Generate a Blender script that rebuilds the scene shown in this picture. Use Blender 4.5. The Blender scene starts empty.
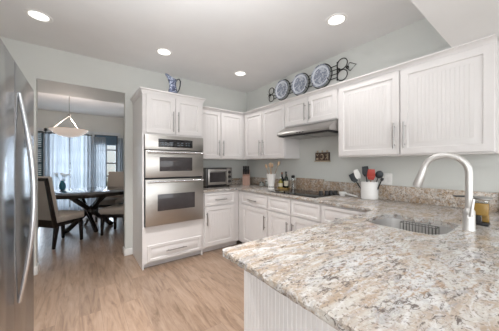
import bpy, bmesh, math, random
from mathutils import Vector, Matrix
random.seed(7)
PI = math.pi
S = bpy.context.scene
COL = S.collection

# ------------------------------------------------------------------ camera, light, exposure
cam_d = bpy.data.cameras.new('camera'); cam = bpy.data.objects.new('camera', cam_d); COL.objects.link(cam)
cam.location = (-2.63, -3.61, 1.293)
cam.rotation_euler = (PI/2, 0, -math.radians(36.7))
cam_d.sensor_width = 36.0
cam_d.lens = 227.3/499*36.0
cam_d.shift_y = (163.8-165.5)/499
cam_d.clip_start = 0.02
S.camera = cam
vs = S.view_settings
vs.view_transform = 'Standard'; vs.look = 'None'; vs.gamma = 1.0; vs.use_curve_mapping = False
vs.exposure = -0.58

W = bpy.data.worlds.new('world'); S.world = W; W.use_nodes = True
nt = W.node_tree; nt.nodes.clear()
wo = nt.nodes.new('ShaderNodeOutputWorld'); wb = nt.nodes.new('ShaderNodeBackground')
wc = nt.nodes.new('ShaderNodeTexCoord'); wsx = nt.nodes.new('ShaderNodeSeparateXYZ'); wr = nt.nodes.new('ShaderNodeValToRGB')
wr.color_ramp.elements[0].position = 0.45; wr.color_ramp.elements[0].color = (0.62, 0.60, 0.50, 1)
wr.color_ramp.elements[1].position = 0.62; wr.color_ramp.elements[1].color = (0.80, 0.89, 1.0, 1)
wm = nt.nodes.new('ShaderNodeMath'); wm.operation = 'MULTIPLY_ADD'; wm.inputs[1].default_value = 0.5; wm.inputs[2].default_value = 0.5
nt.links.new(wc.outputs['Generated'], wsx.inputs[0]); nt.links.new(wsx.outputs['Z'], wm.inputs[0]); nt.links.new(wm.outputs[0], wr.inputs[0])
nt.links.new(wr.outputs[0], wb.inputs[0]); nt.links.new(wb.outputs[0], wo.inputs[0])
wb.inputs[1].default_value = 1.9

def area(name, loc, rot, sx, sy, power, color):
    d = bpy.data.lights.new(name, 'AREA'); d.shape = 'RECTANGLE'; d.size = sx; d.size_y = sy; d.energy = power; d.color = color
    o = bpy.data.objects.new(name, d); o.location = loc; o.rotation_euler = rot; COL.objects.link(o); return o
# added daylight fill at the unseen glazed opening behind the camera
area('rear_fill_light', (-1.88, -6.45, 1.25), (PI/2, 0, 0), 3.2, 2.2, 88, (0.97, 0.98, 1.0))
# added fill light along the solid left wall, no window there
area('side_fill_light', (-3.58, -4.95, 1.25), (0, -PI/2, 0), 2.2, 2.6, 70, (0.94, 0.97, 1.0))
# added fill lamp aimed up, evens the room like a ceiling-bounced flash
area('ceiling_bounce_fill', (-2.45, -2.75, 1.75), (PI-math.radians(6), 0, math.radians(-60)), 0.5, 0.5, 47, (0.96, 0.98, 1.0))
# daylight through the dining room glazing
area('daylight_dining_glazing', (-2.75, 4.75, 1.25), (-PI/2, 0, 0), 2.4, 1.9, 210, (0.80, 0.90, 1.0))
LAMP_POWER = 2.6; CENTRE_FILL_POWER = 44.0

# ------------------------------------------------------------------ materials
def new_mat(name):
    m = bpy.data.materials.new(name); m.use_nodes = True
    n = m.node_tree; b = n.nodes['Principled BSDF']
    return m, n, b
def N(n, t, **k):
    x = n.nodes.new(t)
    for a, v in k.items(): setattr(x, a, v)
    return x
def ramp(n, stops, interp='LINEAR'):
    r = N(n, 'ShaderNodeValToRGB'); e = r.color_ramp.elements; r.color_ramp.interpolation = interp
    while len(e) < len(stops): e.new(0.5)
    for i, (p, c) in enumerate(stops):
        e[i].position = p; e[i].color = (c[0], c[1], c[2], 1)
    return r
def simple(name, col, rough=0.5, metal=0.0, var=0.06, scale=12, bump=0.0, spec=None, stretch=None, coat=0.0, trans=0.0, ior=None):
    m, n, b = new_mat(name)
    tc = N(n, 'ShaderNodeTexCoord'); nz = N(n, 'ShaderNodeTexNoise'); nz.inputs['Scale'].default_value = scale; nz.inputs['Detail'].default_value = 3
    if stretch:
        mp = N(n, 'ShaderNodeMapping'); mp.inputs['Scale'].default_value = stretch
        n.links.new(tc.outputs['Object'], mp.inputs[0]); n.links.new(mp.outputs[0], nz.inputs['Vector'])
    else: n.links.new(tc.outputs['Object'], nz.inputs['Vector'])
    lo = [max(0, c*(1-var)) for c in col]; hi = [min(1, c*(1+var)) for c in col]
    r = ramp(n, [(0.3, lo), (0.7, hi)]); n.links.new(nz.outputs[0], r.inputs[0]); n.links.new(r.outputs[0], b.inputs['Base Color'])
    b.inputs['Roughness'].default_value = rough; b.inputs['Metallic'].default_value = metal
    if spec is not None: b.inputs['Specular IOR Level'].default_value = spec
    if coat: b.inputs['Coat Weight'].default_value = coat; b.inputs['Coat Roughness'].default_value = 0.05
    if trans: b.inputs['Transmission Weight'].default_value = trans
    if ior: b.inputs['IOR'].default_value = ior
    if bump:
        bp = N(n, 'ShaderNodeBump'); bp.inputs['Strength'].default_value = bump; bp.inputs['Distance'].default_value = 0.003
        n.links.new(nz.outputs[0], bp.inputs['Height']); n.links.new(bp.outputs[0], b.inputs['Normal'])
    return m
def emit(name, col, strength, base=(0.9, 0.9, 0.9)):
    m = simple(name, base, 0.4); b = m.node_tree.nodes['Principled BSDF']
    b.inputs['Emission Color'].default_value = (*col, 1); b.inputs['Emission Strength'].default_value = strength
    return m

def granite_mat(name='granite', tint=(0.73, 0.725, 0.725), brown=0.0):
    m, n, b = new_mat(name); L = n.links
    tc = N(n, 'ShaderNodeTexCoord'); mp = N(n, 'ShaderNodeMapping'); mp.inputs['Rotation'].default_value = (0.25, 0.15, math.radians(33)); mp.inputs['Scale'].default_value = (0.55, 1.35, 1.35)
    L.new(tc.outputs['Object'], mp.inputs[0])
    def nz(scale, detail, dist=0.0, rough=0.6, raw=False):
        x = N(n, 'ShaderNodeTexNoise'); x.inputs['Scale'].default_value = scale; x.inputs['Detail'].default_value = detail
        x.inputs['Distortion'].default_value = dist; x.inputs['Roughness'].default_value = rough
        L.new((tc.outputs['Object'] if raw else mp.outputs[0]), x.inputs['Vector']); return x
    def mixc(fac, a, c):
        x = N(n, 'ShaderNodeMix', data_type='RGBA'); L.new(fac, x.inputs[0])
        for s_, v in ((6, a), (7, c)):
            if isinstance(v, tuple): x.inputs[s_].default_value = (*v, 1)
            else: L.new(v, x.inputs[s_])
        return x.outputs[2]
    def mask(x, lo, hi, top=1.0):
        r = ramp(n, [(lo, (0, 0, 0)), (hi, (top,)*3)]); L.new(x.outputs[0], r.inputs[0]); return r.outputs[0]
    def mul(p, q):
        x = N(n, 'ShaderNodeMath', operation='MULTIPLY'); L.new(p, x.inputs[0]); L.new(q, x.inputs[1]); return x.outputs[0]
    big = nz(4.2, 6, 1.2)
    base = ramp(n, [(0.34-brown*0.1+brown*0.2, (0.47, 0.35, 0.24)), (0.44+brown*0.1, (0.60, 0.51, 0.42)), (0.54+brown*0.1, (0.70, 0.67, 0.62)), (0.66+brown*0.1, (0.74, 0.745, 0.75))]); L.new(big.outputs[0], base.inputs[0])
    c = base.outputs[0]
    # pale bluish white drifts along the flow
    w = nz(11, 7, 1.3, 0.66); c = mixc(mask(w, 0.50, 0.62, 0.8), c, (0.88, 0.885, 0.89))
    # grey drifts
    g = nz(13, 8, 1.2, 0.7); c = mixc(mask(g, 0.50, 0.63, 0.75), c, (0.40, 0.40, 0.41))
    # rust and tan grains in patches
    t = nz(34, 5, 0.8, 0.65); tp = nz(4.2, 3, 0.8); c = mixc(mul(mask(t, 0.50, 0.62, 0.9), mask(tp, 0.42-0.2*brown, 0.60-0.2*brown)), c, (0.43, 0.28, 0.165))
    # small quartz grains
    q = nz(70, 3, 0.3, 0.6, raw=True); c = mixc(mask(q, 0.56, 0.66, 0.6), c, (0.88, 0.87, 0.85))
    # dark mica flecks following the veins
    f = nz(48, 5, 0.8, 0.7); v = nz(5.5, 5, 2.0)
    c = mixc(mul(mask(f, 0.53, 0.60, 0.95), mask(v, 0.42, 0.54)), c, (0.15, 0.12, 0.105))
    f2 = nz(95, 2, 0.2, 0.6, raw=True); c = mixc(mask(f2, 0.58, 0.66, 0.75), c, (0.24, 0.19, 0.16))
    dk = N(n, 'ShaderNodeMix', data_type='RGBA', blend_type='MULTIPLY'); dk.inputs[0].default_value = 1.0; L.new(c, dk.inputs[6]); dk.inputs[7].default_value = (*tint, 1)
    L.new(dk.outputs[2], b.inputs['Base Color'])
    b.inputs['Roughness'].default_value = 0.16; b.inputs['Specular IOR Level'].default_value = 0.45
    bp = N(n, 'ShaderNodeBump'); bp.inputs['Strength'].default_value = 0.03; bp.inputs['Distance'].default_value = 0.002
    L.new(f.outputs[0], bp.inputs['Height']); L.new(bp.outputs[0], b.inputs['Normal'])
    return m

def floor_mat():
    m, n, b = new_mat('wood_plank_floor'); L = n.links
    tc = N(n, 'ShaderNodeTexCoord'); mp = N(n, 'ShaderNodeMapping'); mp.inputs['Rotation'].default_value = (0, 0, PI/2)
    L.new(tc.outputs['Object'], mp.inputs[0])
    br = N(n, 'ShaderNodeTexBrick'); br.offset = 0.37; br.inputs['Scale'].default_value = 1.0
    br.inputs['Brick Width'].default_value = 1.22; br.inputs['Row Height'].default_value = 0.155; br.inputs['Mortar Size'].default_value = 0.0016
    br.inputs['Color1'].default_value = (0.0, 0.0, 0.0, 1); br.inputs['Color2'].default_value = (1, 1, 1, 1); br.inputs['Mortar'].default_value = (0.5, 0.5, 0.5, 1)
    L.new(mp.outputs[0], br.inputs['Vector'])
    mg = N(n, 'ShaderNodeMapping'); mg.inputs['Scale'].default_value = (9, 1.1, 1); L.new(tc.outputs['Object'], mg.inputs[0])
    off = N(n, 'ShaderNodeVectorMath', operation='MULTIPLY_ADD'); L.new(br.outputs['Color'], off.inputs[0]); off.inputs[1].default_value = (7, 5, 3); L.new(mg.outputs[0], off.inputs[2])
    g = N(n, 'ShaderNodeTexNoise'); g.inputs['Scale'].default_value = 2.2; g.inputs['Detail'].default_value = 6; g.inputs['Distortion'].default_value = 1.2; g.inputs['Roughness'].default_value = 0.65
    L.new(off.outputs[0], g.inputs['Vector'])
    gr = ramp(n, [(0.30, (0.155, 0.102, 0.070)), (0.48, (0.265, 0.182, 0.128)), (0.70, (0.345, 0.255, 0.192))]); L.new(g.outputs[0], gr.inputs[0])
    pv = N(n, 'ShaderNodeMix', data_type='RGBA', blend_type='MULTIPLY'); pv.inputs[0].default_value = 1.0
    pr = ramp(n, [(0.0, (0.88, 0.88, 0.88)), (1.0, (1.08, 1.07, 1.06))]); L.new(br.outputs['Color'], pr.inputs[0])
    L.new(gr.outputs[0], pv.inputs[6]); L.new(pr.outputs[0], pv.inputs[7])
    mo = N(n, 'ShaderNodeMix', data_type='RGBA'); L.new(br.outputs['Fac'], mo.inputs[0]); L.new(pv.outputs[2], mo.inputs[6]); mo.inputs[7].default_value = (0.22, 0.145, 0.10, 1)
    L.new(mo.outputs[2], b.inputs['Base Color']); b.inputs['Roughness'].default_value = 0.28; b.inputs['Specular IOR Level'].default_value = 0.5
    bp = N(n, 'ShaderNodeBump'); bp.inputs['Strength'].default_value = 0.12; bp.inputs['Distance'].default_value = 0.002
    L.new(g.outputs[0], bp.inputs['Height']); L.new(bp.outputs[0], b.inputs['Normal'])
    return m

def steel_mat(name, col, rough, stretch=(2, 2, 160)):
    m, n, b = new_mat(name); L = n.links
    tc = N(n, 'ShaderNodeTexCoord'); mp = N(n, 'ShaderNodeMapping'); mp.inputs['Scale'].default_value = stretch
    nz = N(n, 'ShaderNodeTexNoise'); nz.inputs['Scale'].default_value = 3; nz.inputs['Detail'].default_value = 2
    L.new(tc.outputs['Object'], mp.inputs[0]); L.new(mp.outputs[0], nz.inputs['Vector'])
    r = ramp(n, [(0.3, [c*0.93 for c in col]), (0.7, col)]); L.new(nz.outputs[0], r.inputs[0]); L.new(r.outputs[0], b.inputs['Base Color'])
    rr = N(n, 'ShaderNodeMath', operation='MULTIPLY_ADD'); L.new(nz.outputs[0], rr.inputs[0]); rr.inputs[1].default_value = 0.10; rr.inputs[2].default_value = rough-0.05
    L.new(rr.outputs[0], b.inputs['Roughness']); b.inputs['Metallic'].default_value = 1.0
    return m

def china_mat():
    m, n, b = new_mat('blue_and_white_china'); L = n.links
    tc = N(n, 'ShaderNodeTexCoord')
    nz = N(n, 'ShaderNodeTexNoise'); nz.inputs['Scale'].default_value = 26; nz.inputs['Detail'].default_value = 3; nz.inputs['Distortion'].default_value = 1.5
    L.new(tc.outputs['Object'], nz.inputs['Vector'])
    r = ramp(n, [(0.42, (0.022, 0.027, 0.05)), (0.54, (0.085, 0.105, 0.17)), (0.63, (0.38, 0.41, 0.48)), (0.72, (0.62, 0.64, 0.68))]); L.new(nz.outputs[0], r.inputs[0])
    L.new(r.outputs[0], b.inputs['Base Color']); b.inputs['Roughness'].default_value = 0.15
    return m
def plate_mat():
    # concentric pattern: dark blue edge line, pale rim band with sprigs, blue band, scenic centre (object origin = plate centre, axis = local Z)
    m, n, b = new_mat('blue_willow_plate'); L = n.links
    tc = N(n, 'ShaderNodeTexCoord'); sx = N(n, 'ShaderNodeSeparateXYZ'); L.new(tc.outputs['Object'], sx.inputs[0])
    cx = N(n, 'ShaderNodeCombineXYZ'); L.new(sx.outputs[0], cx.inputs[0]); L.new(sx.outputs[1], cx.inputs[1])
    ln = N(n, 'ShaderNodeVectorMath', operation='LENGTH'); L.new(cx.outputs[0], ln.inputs[0])
    dv = N(n, 'ShaderNodeMath', operation='DIVIDE'); L.new(ln.outputs['Value'], dv.inputs[0]); dv.inputs[1].default_value = 0.15
    nz = N(n, 'ShaderNodeTexNoise'); nz.inputs['Scale'].default_value = 30; nz.inputs['Detail'].default_value = 2; nz.inputs['Distortion'].default_value = 1.0
    L.new(tc.outputs['Object'], nz.inputs['Vector'])
    pa = ramp(n, [(0.42, (0.08, 0.10, 0.18)), (0.52, (0.24, 0.28, 0.38)), (0.60, (0.58, 0.61, 0.66))]); L.new(nz.outputs[0], pa.inputs[0])
    band = ramp(n, [(0.0, (0.30,)*3), (0.60, (0.30,)*3), (0.68, (0.05,)*3), (0.72, (0.95,)*3), (0.87, (0.45,)*3), (0.94, (0.1,)*3), (0.98, (0.1,)*3)], 'CONSTANT'); L.new(dv.outputs[0], band.inputs[0])
    mx = N(n, 'ShaderNodeMix', data_type='RGBA'); L.new(band.outputs[0], mx.inputs[0]); L.new(pa.outputs[0], mx.inputs[6]); mx.inputs[7].default_value = (0.74, 0.77, 0.83, 1)
    L.new(mx.outputs[2], b.inputs['Base Color']); b.inputs['Roughness'].default_value = 0.15
    return m

def sheer_mat():
    m, n, b = new_mat('sheer_fabric'); L = n.links
    out = n.nodes['Material Output']; n.nodes.remove(b)
    tc = N(n, 'ShaderNodeTexCoord'); mp = N(n, 'ShaderNodeMapping'); mp.inputs['Scale'].default_value = (1, 1, 0.02)
    nz = N(n, 'ShaderNodeTexNoise'); nz.inputs['Scale'].default_value = 14; L.new(tc.outputs['Object'], mp.inputs[0]); L.new(mp.outputs[0], nz.inputs['Vector'])
    r = ramp(n, [(0.3, (0.36, 0.395, 0.44)), (0.7, (0.52, 0.55, 0.59))]); L.new(nz.outputs[0], r.inputs[0])
    d = N(n, 'ShaderNodeBsdfDiffuse'); t = N(n, 'ShaderNodeBsdfTranslucent'); L.new(r.outputs[0], d.inputs[0]); L.new(r.outputs[0], t.inputs[0])
    m1 = N(n, 'ShaderNodeMixShader'); m1.inputs[0].default_value = 0.42; L.new(d.outputs[0], m1.inputs[1]); L.new(t.outputs[0], m1.inputs[2])
    tp = N(n, 'ShaderNodeBsdfTransparent'); m2 = N(n, 'ShaderNodeMixShader'); m2.inputs[0].default_value = 0.10
    L.new(m1.outputs[0], m2.inputs[1]); L.new(tp.outputs[0], m2.inputs[2]); L.new(m2.outputs[0], out.inputs[0])
    return m
def glass_mat(name, col=(1, 1, 1), rough=0.0, mixt=0.85):
    m, n, b = new_mat(name); L = n.links
    out = n.nodes['Material Output']; n.nodes.remove(b)
    tc = N(n, 'ShaderNodeTexCoord'); nz = N(n, 'ShaderNodeTexNoise'); nz.inputs['Scale'].default_value = 3; L.new(tc.outputs['Object'], nz.inputs['Vector'])
    r = ramp(n, [(0.3, [c*0.97 for c in col]), (0.7, col)]); L.new(nz.outputs[0], r.inputs[0])
    gl = N(n, 'ShaderNodeBsdfGlossy'); gl.inputs['Roughness'].default_value = rough; tp = N(n, 'ShaderNodeBsdfTransparent')
    L.new(r.outputs[0], tp.inputs[0]); mx = N(n, 'ShaderNodeMixShader'); mx.inputs[0].default_value = mixt
    L.new(gl.outputs[0], mx.inputs[1]); L.new(tp.outputs[0], mx.inputs[2]); L.new(mx.outputs[0], out.inputs[0])
    return m

M = {}
M['wall'] = simple('wall_paint_sage_grey', (0.64, 0.65, 0.622), 0.75, var=0.02, scale=3)
M['ceiling'] = simple('ceiling_paint', (0.79, 0.785, 0.78), 0.85, var=0.015, scale=4)
M['white'] = simple('cabinet_paint', (0.715, 0.69, 0.68), 0.34, var=0.012, scale=5)
M['trim'] = simple('trim_paint', (0.82, 0.81, 0.79), 0.4, var=0.015)
M['granite'] = granite_mat(); M['granite_splash'] = granite_mat('granite_backsplash', (0.86, 0.81, 0.76), 0.35); M['granite_brown'] = granite_mat('granite_backsplash_brown', (0.78, 0.69, 0.61), 0.7)
M['floor'] = floor_mat()
M['steel'] = steel_mat('brushed_steel', (0.48, 0.46, 0.435), 0.30)
M['steel_v'] = steel_mat('brushed_steel_upright', (0.44, 0.425, 0.41), 0.36, (120, 120, 2))
M['fridge'] = steel_mat('fridge_steel', (0.40, 0.405, 0.415), 0.22, (120, 120, 2))
M['handle'] = steel_mat('satin_nickel', (0.40, 0.39, 0.38), 0.33)
M['fhandle'] = steel_mat('polished_handle_steel', (0.78, 0.80, 0.83), 0.22)
M['faucet'] = steel_mat('brushed_nickel', (0.76, 0.745, 0.73), 0.46, (60, 60, 3))
M['black_glass'] = simple('black_glass', (0.012, 0.012, 0.014), 0.05, var=0.2)
M['oven_glass'] = simple('oven_window_glass', (0.045, 0.04, 0.042), 0.10, var=0.15)
M['ir_glass'] = simple('cooktop_glass', (0.01, 0.009, 0.009), 0.06, var=0.2)
M['ring'] = simple('burner_print', (0.10, 0.09, 0.09), 0.2, var=0.2)
M['black'] = simple('black_plastic', (0.018, 0.018, 0.02), 0.4, var=0.2)
M['dark_gap'] = simple('dark_gasket', (0.02, 0.02, 0.022), 0.6, var=0.2)
M['disp'] = emit('display_glow', (0.55, 0.8, 1.0), 0.04, (0.09, 0.11, 0.13))
M['iron'] = simple('dark_iron', (0.035, 0.033, 0.032), 0.5, metal=0.4, var=0.3)
M['china'] = china_mat(); M['plate'] = plate_mat()
M['ceramic'] = simple('white_ceramic', (0.84, 0.83, 0.81), 0.2, var=0.01)
M['lens'] = emit('lamp_lens', (1.0, 0.96, 0.9), 3.0)
M['wood_spoon'] = simple('beech_wood', (0.42, 0.29, 0.185), 0.5, var=0.2, scale=30, stretch=(1, 1, 0.2))
M['block'] = simple('knife_block_wood', (0.42, 0.25, 0.19), 0.4, var=0.15, scale=20, stretch=(1, 1, 0.2))
M['espresso'] = simple('espresso_wood', (0.016, 0.011, 0.009), 0.16, var=0.35, scale=8, stretch=(1, 6, 1), coat=0.3)
M['linen'] = simple('beige_upholstery', (0.47, 0.415, 0.36), 0.9, var=0.07, scale=120, bump=0.2)
M['alabaster'] = emit('alabaster_glass', (1.0, 0.82, 0.70), 0.55, (0.80, 0.72, 0.66))
M['nickel'] = steel_mat('chain_nickel', (0.42, 0.41, 0.40), 0.45)
M['sheer'] = sheer_mat()
M['pane'] = glass_mat('window_glass', (0.96, 0.98, 1.0), 0.0, 0.92)
M['clear'] = glass_mat('clear_glass', (0.90, 0.93, 0.93), 0.02, 0.78)
M['frame_dark'] = simple('bronze_window_frame', (0.07, 0.075, 0.08), 0.4, var=0.1)
M['blue_trim'] = simple('window_trim_paint', (0.62, 0.65, 0.67), 0.5, var=0.03)
M['shade_blue'] = simple('roller_shade_fabric', (0.13, 0.20, 0.27), 0.8, var=0.1, scale=40)
M['teal_blind'] = simple('teal_blind', (0.035, 0.09, 0.12), 0.6, var=0.25, scale=9)
M['red'] = simple('red_silicone', (0.42, 0.05, 0.035), 0.4, var=0.08)
M['slate'] = simple('slate_nylon', (0.028, 0.034, 0.042), 0.4, var=0.1)
M['amber'] = simple('amber_soap', (0.33, 0.20, 0.05), 0.12, var=0.1)
M['olive'] = simple('olive_oil', (0.32, 0.27, 0.06), 0.1, var=0.2)
M['dark_bottle'] = simple('dark_bottle_glass', (0.014, 0.020, 0.012), 0.08, var=0.2)
M['orange_cap'] = simple('terracotta_cap', (0.36, 0.14, 0.07), 0.4, var=0.1)
M['label_paper'] = simple('label_paper', (0.70, 0.64, 0.50), 0.7, var=0.12, scale=60)
M['yellow_board'] = simple('bamboo_board', (0.44, 0.29, 0.09), 0.4, var=0.15, scale=25, stretch=(1, 5, 1))
M['brown_plaque'] = simple('brown_plaque', (0.07, 0.042, 0.03), 0.5, var=0.35, scale=40)
M['cream_relief'] = simple('cream_relief', (0.50, 0.40, 0.29), 0.6, var=0.2, scale=50)
M['teal_vase'] = simple('teal_glaze', (0.03, 0.17, 0.24), 0.15, var=0.2)
M['petal'] = simple('white_petals', (0.78, 0.80, 0.78), 0.7, var=0.08)
M['leaf'] = simple('green_leaf', (0.06, 0.12, 0.045), 0.6, var=0.3)
M['patio'] = simple('patio_paving', (0.62, 0.57, 0.46), 0.8, var=0.1, scale=2)
M['hedge'] = simple('hedge_leaf', (0.22, 0.26, 0.12), 0.8, var=0.5, scale=8)
M['white_nylon'] = simple('white_nylon', (0.86, 0.85, 0.83), 0.35, var=0.02)
M['wire'] = steel_mat('wire_steel', (0.16, 0.155, 0.15), 0.4)
M['sink'] = steel_mat('sink_steel', (0.80, 0.79, 0.78), 0.42, (3, 60, 3))

# ------------------------------------------------------------------ mesh helpers
OFF = {}
class MB:
    def __init__(s): s.bm = bmesh.new()
    def poly(s, pts, faces):
        vs_ = [s.bm.verts.new(p) for p in pts]
        for f in faces:
            try: s.bm.faces.new([vs_[i] for i in f])
            except ValueError: pass
        return s
    def box(s, x0, x1, y0, y1, z0, z1, bev=0.0):
        x0, x1 = min(x0, x1), max(x0, x1); y0, y1 = min(y0, y1), max(y0, y1); z0, z1 = min(z0, z1), max(z0, z1)
        t = bmesh.new(); bmesh.ops.create_cube(t, size=1)
        bmesh.ops.transform(t, matrix=Matrix.Translation(((x0+x1)/2, (y0+y1)/2, (z0+z1)/2)) @ Matrix.Diagonal((x1-x0, y1-y0, z1-z0, 1)), verts=t.verts)
        if bev: bmesh.ops.bevel(t, geom=t.edges[:], offset=min(bev, 0.45*min(x1-x0, y1-y0, z1-z0)), segments=2, profile=0.5, affect='EDGES')
        return s.add(t)
    def add(s, t):
        me = bpy.data.meshes.new('tmp'); t.to_mesh(me); t.free(); s.bm.from_mesh(me); bpy.data.meshes.remove(me); return s
    def beam(s, a, b, wa, ta, wb=None, tb=None, up=(0, 0, 1), bev=0.0):
        """tapered rectangular bar from a to b"""
        a = Vector(a); b = Vector(b); wb = wa if wb is None else wb; tb = ta if tb is None else tb
        d = (b-a).normalized(); u = Vector(up)
        if abs(d.dot(u)) > 0.98: u = Vector((1, 0, 0))
        x = d.cross(u).normalized(); y = x.cross(d).normalized()
        t = bmesh.new()
        pts = [a+x*sx*wa/2+y*sy*ta/2 for sx, sy in ((-1, -1), (1, -1), (1, 1), (-1, 1))] + [b+x*sx*wb/2+y*sy*tb/2 for sx, sy in ((-1, -1), (1, -1), (1, 1), (-1, 1))]
        v = [t.verts.new(p) for p in pts]
        for f in ((0, 1, 2, 3), (7, 6, 5, 4), (0, 4, 5, 1), (1, 5, 6, 2), (2, 6, 7, 3), (3, 7, 4, 0)): t.faces.new([v[i] for i in f])
        bmesh.ops.recalc_face_normals(t, faces=t.faces[:])
        if bev: bmesh.ops.bevel(t, geom=t.edges[:], offset=bev, segments=2, profile=0.5, affect='EDGES')
        return s.add(t)
    def tube(s, path, r, seg=10, closed=False, caps=True):
        P = [Vector(p) for p in path]; n = len(P); R = r if isinstance(r, (list, tuple)) else [r]*n
        rings = []; prev = None
        for i in range(n):
            if closed: d = P[(i+1) % n]-P[i-1]
            else: d = (P[min(i+1, n-1)]-P[max(i-1, 0)])
            d.normalize()
            if prev is None:
                u = Vector((0, 0, 1)) if abs(d.z) < 0.9 else Vector((1, 0, 0)); x = d.cross(u).normalized()
            else: x = (prev-d*prev.dot(d)).normalized()
            prev = x; y = d.cross(x)
            rings.append([s.bm.verts.new(P[i]+(x*math.cos(2*PI*k/seg)+y*math.sin(2*PI*k/seg))*R[i]) for k in range(seg)])
        m = n if closed else n-1
        for i in range(m):
            a, b = rings[i], rings[(i+1) % n]
            for k in range(seg): s.bm.faces.new((a[k], a[(k+1) % seg], b[(k+1) % seg], b[k]))
        if caps and not closed:
            s.bm.faces.new(rings[0][::-1]); s.bm.faces.new(rings[-1])
        return s
    def lathe(s, prof, c=(0, 0, 0), seg=28, mat=None, cap0=True, cap1=True):
        """profile of (radius, height) about local Z through c; mat optionally reorients"""
        t = bmesh.new(); rings = []
        for r, h in prof:
            if r < 1e-5: rings.append([t.verts.new((0, 0, h))])
            else: rings.append([t.verts.new((r*math.cos(2*PI*k/seg), r*math.sin(2*PI*k/seg), h)) for k in range(seg)])
        for a, b in zip(rings, rings[1:]):
            if len(a) == 1 and len(b) == 1: continue
            for k in range(seg):
                k2 = (k+1) % seg
                if len(a) == 1: t.faces.new((a[0], b[k2], b[k]))
                elif len(b) == 1: t.faces.new((a[k], a[k2], b[0]))
                else: t.faces.new((a[k], a[k2], b[k2], b[k]))
        if cap0 and len(rings[0]) > 1: t.faces.new(rings[0][::-1])
        if cap1 and len(rings[-1]) > 1: t.faces.new(rings[-1])
        mm = Matrix.Translation(Vector(c)) @ (mat.to_4x4() if mat else Matrix.Identity(4))
        bmesh.ops.transform(t, matrix=mm, verts=t.verts)
        return s.add(t)
    def build(s, name, mat, parent=None, off=None, kind=None, sharp=38, raw=False):
        bm = s.bm
        if not raw: bmesh.ops.recalc_face_normals(bm, faces=bm.faces[:])
        o_off = Vector(OFF.get(parent.name, (0, 0, 0))) if parent else Vector(off or (0, 0, 0))
        for v in bm.verts: v.co -= o_off
        me = bpy.data.meshes.new(name); bm.to_mesh(me); bm.free()
        for p in me.polygons: p.use_smooth = True
        me.set_sharp_from_angle(angle=math.radians(sharp))
        me.materials.append(mat)
        o = bpy.data.objects.new(name, me); COL.objects.link(o)
        if parent:
            o.parent = parent; OFF[o.name] = tuple(o_off)
        else:
            o.location = o_off; OFF[o.name] = tuple(o_off)
        if kind: o['kind'] = kind
        return o
def tag(o, label, cat, group=None):
    o['label'] = label; o['category'] = cat
    if group: o['group'] = group
    return o
def thing(name, loc, label, cat, group=None):
    o = bpy.data.objects.new(name, None); COL.objects.link(o); o.location = loc; o.empty_display_size = 0.05
    OFF[o.name] = tuple(loc); return tag(o, label, cat, group)
def copy_tree(o, parent=None):
    c = o.copy(); COL.objects.link(c)
    if parent: c.parent = parent
    for ch in list(o.children): copy_tree(ch, c)
    return c
def struct(name, mb, mat): return mb.build(name, mat, kind='structure')

class Face:
    """a vertical face: origin, direction along the face, outward normal"""
    def __init__(s, o, u, n): s.o = Vector(o); s.u = Vector(u); s.n = Vector(n)
    def P(s, a, z, d): return s.o+s.u*a+Vector((0, 0, z))+s.n*d
    def box(s, mb, a0, a1, z0, z1, d0, d1, bev=0.0):
        p, q = s.P(a0, z0, d0), s.P(a1, z1, d1)
        return mb.box(p.x, q.x, p.y, q.y, p.z, q.z, bev)
FB = Face((0, 0, 0), (1, 0, 0), (0, -1, 0))        # back wall: a = x, d = distance from the wall
FR = Face((0, 0, 0), (0, -1, 0), (-1, 0, 0))       # cooktop wall: a = -y

def raised_panel(F, a0, a1, z0, z1, d0, t=0.02, stile=0.055, bead=0.027, slope=0.035):
    """framed door front with a raised, beaded centre panel"""
    mb = MB(); bm = mb.bm
    loops = []
    def ring(ins, d):
        return [bm.verts.new(F.P(a, z, d0+d)) for a, z in ((a0+ins, z0+ins), (a1-ins, z0+ins), (a1-ins, z1-ins), (a0+ins, z1-ins))]
    spec = [(0, 0), (0, t-0.003), (0.003, t), (stile, t), (stile+0.005, t-0.011), (stile+0.012, t-0.011), (stile+0.012+slope, t-0.001)]
    for i, d in spec: loops.append(ring(i, d))
    for a, b in zip(loops, loops[1:]):
        for k in range(4): bm.faces.new((a[k], a[(k+1) % 4], b[(k+1) % 4], b[k]))
    bm.faces.new(loops[0][::-1])
    ins = spec[-1][0]; top = t-0.001
    A0, A1, Z0, Z1 = a0+ins, a1-ins, z0+ins, z1-ins
    if not bead: bm.faces.new(loops[-1])
    else:
        n = max(3, int(round((A1-A0)/bead))); w = (A1-A0)/n; prof = [(A0, top)]
        for k in range(1, n):
            c = A0+k*w; prof += [(c-0.0022, top), (c, top-0.0022), (c+0.0022, top)]
        prof.append((A1, top))
        lo = [bm.verts.new(F.P(a, Z0, d0+d)) for a, d in prof]; hi = [bm.verts.new(F.P(a, Z1, d0+d)) for a, d in prof]
        for k in range(len(prof)-1): bm.faces.new((lo[k], lo[k+1], hi[k+1], hi[k]))
    return mb
def pull(F, a, z, d, length, vertical=True, r=0.0068, stand=0.03):
    mb = MB(); h = length/2
    if vertical:
        mb.tube([F.P(a, z-h, d+stand), F.P(a, z+h, d+stand)], r, 10)
        for s_ in (-1, 1): mb.tube([F.P(a, z+s_*h*0.72, d), F.P(a, z+s_*h*0.72, d+stand)], r*0.8, 8)
    else:
        mb.tube([F.P(a-h, z, d+stand), F.P(a+h, z, d+stand)], r, 10)
        for s_ in (-1, 1): mb.tube([F.P(a+s_*h*0.72, z, d), F.P(a+s_*h*0.72, z, d+stand)], r*0.8, 8)
    return mb
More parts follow.
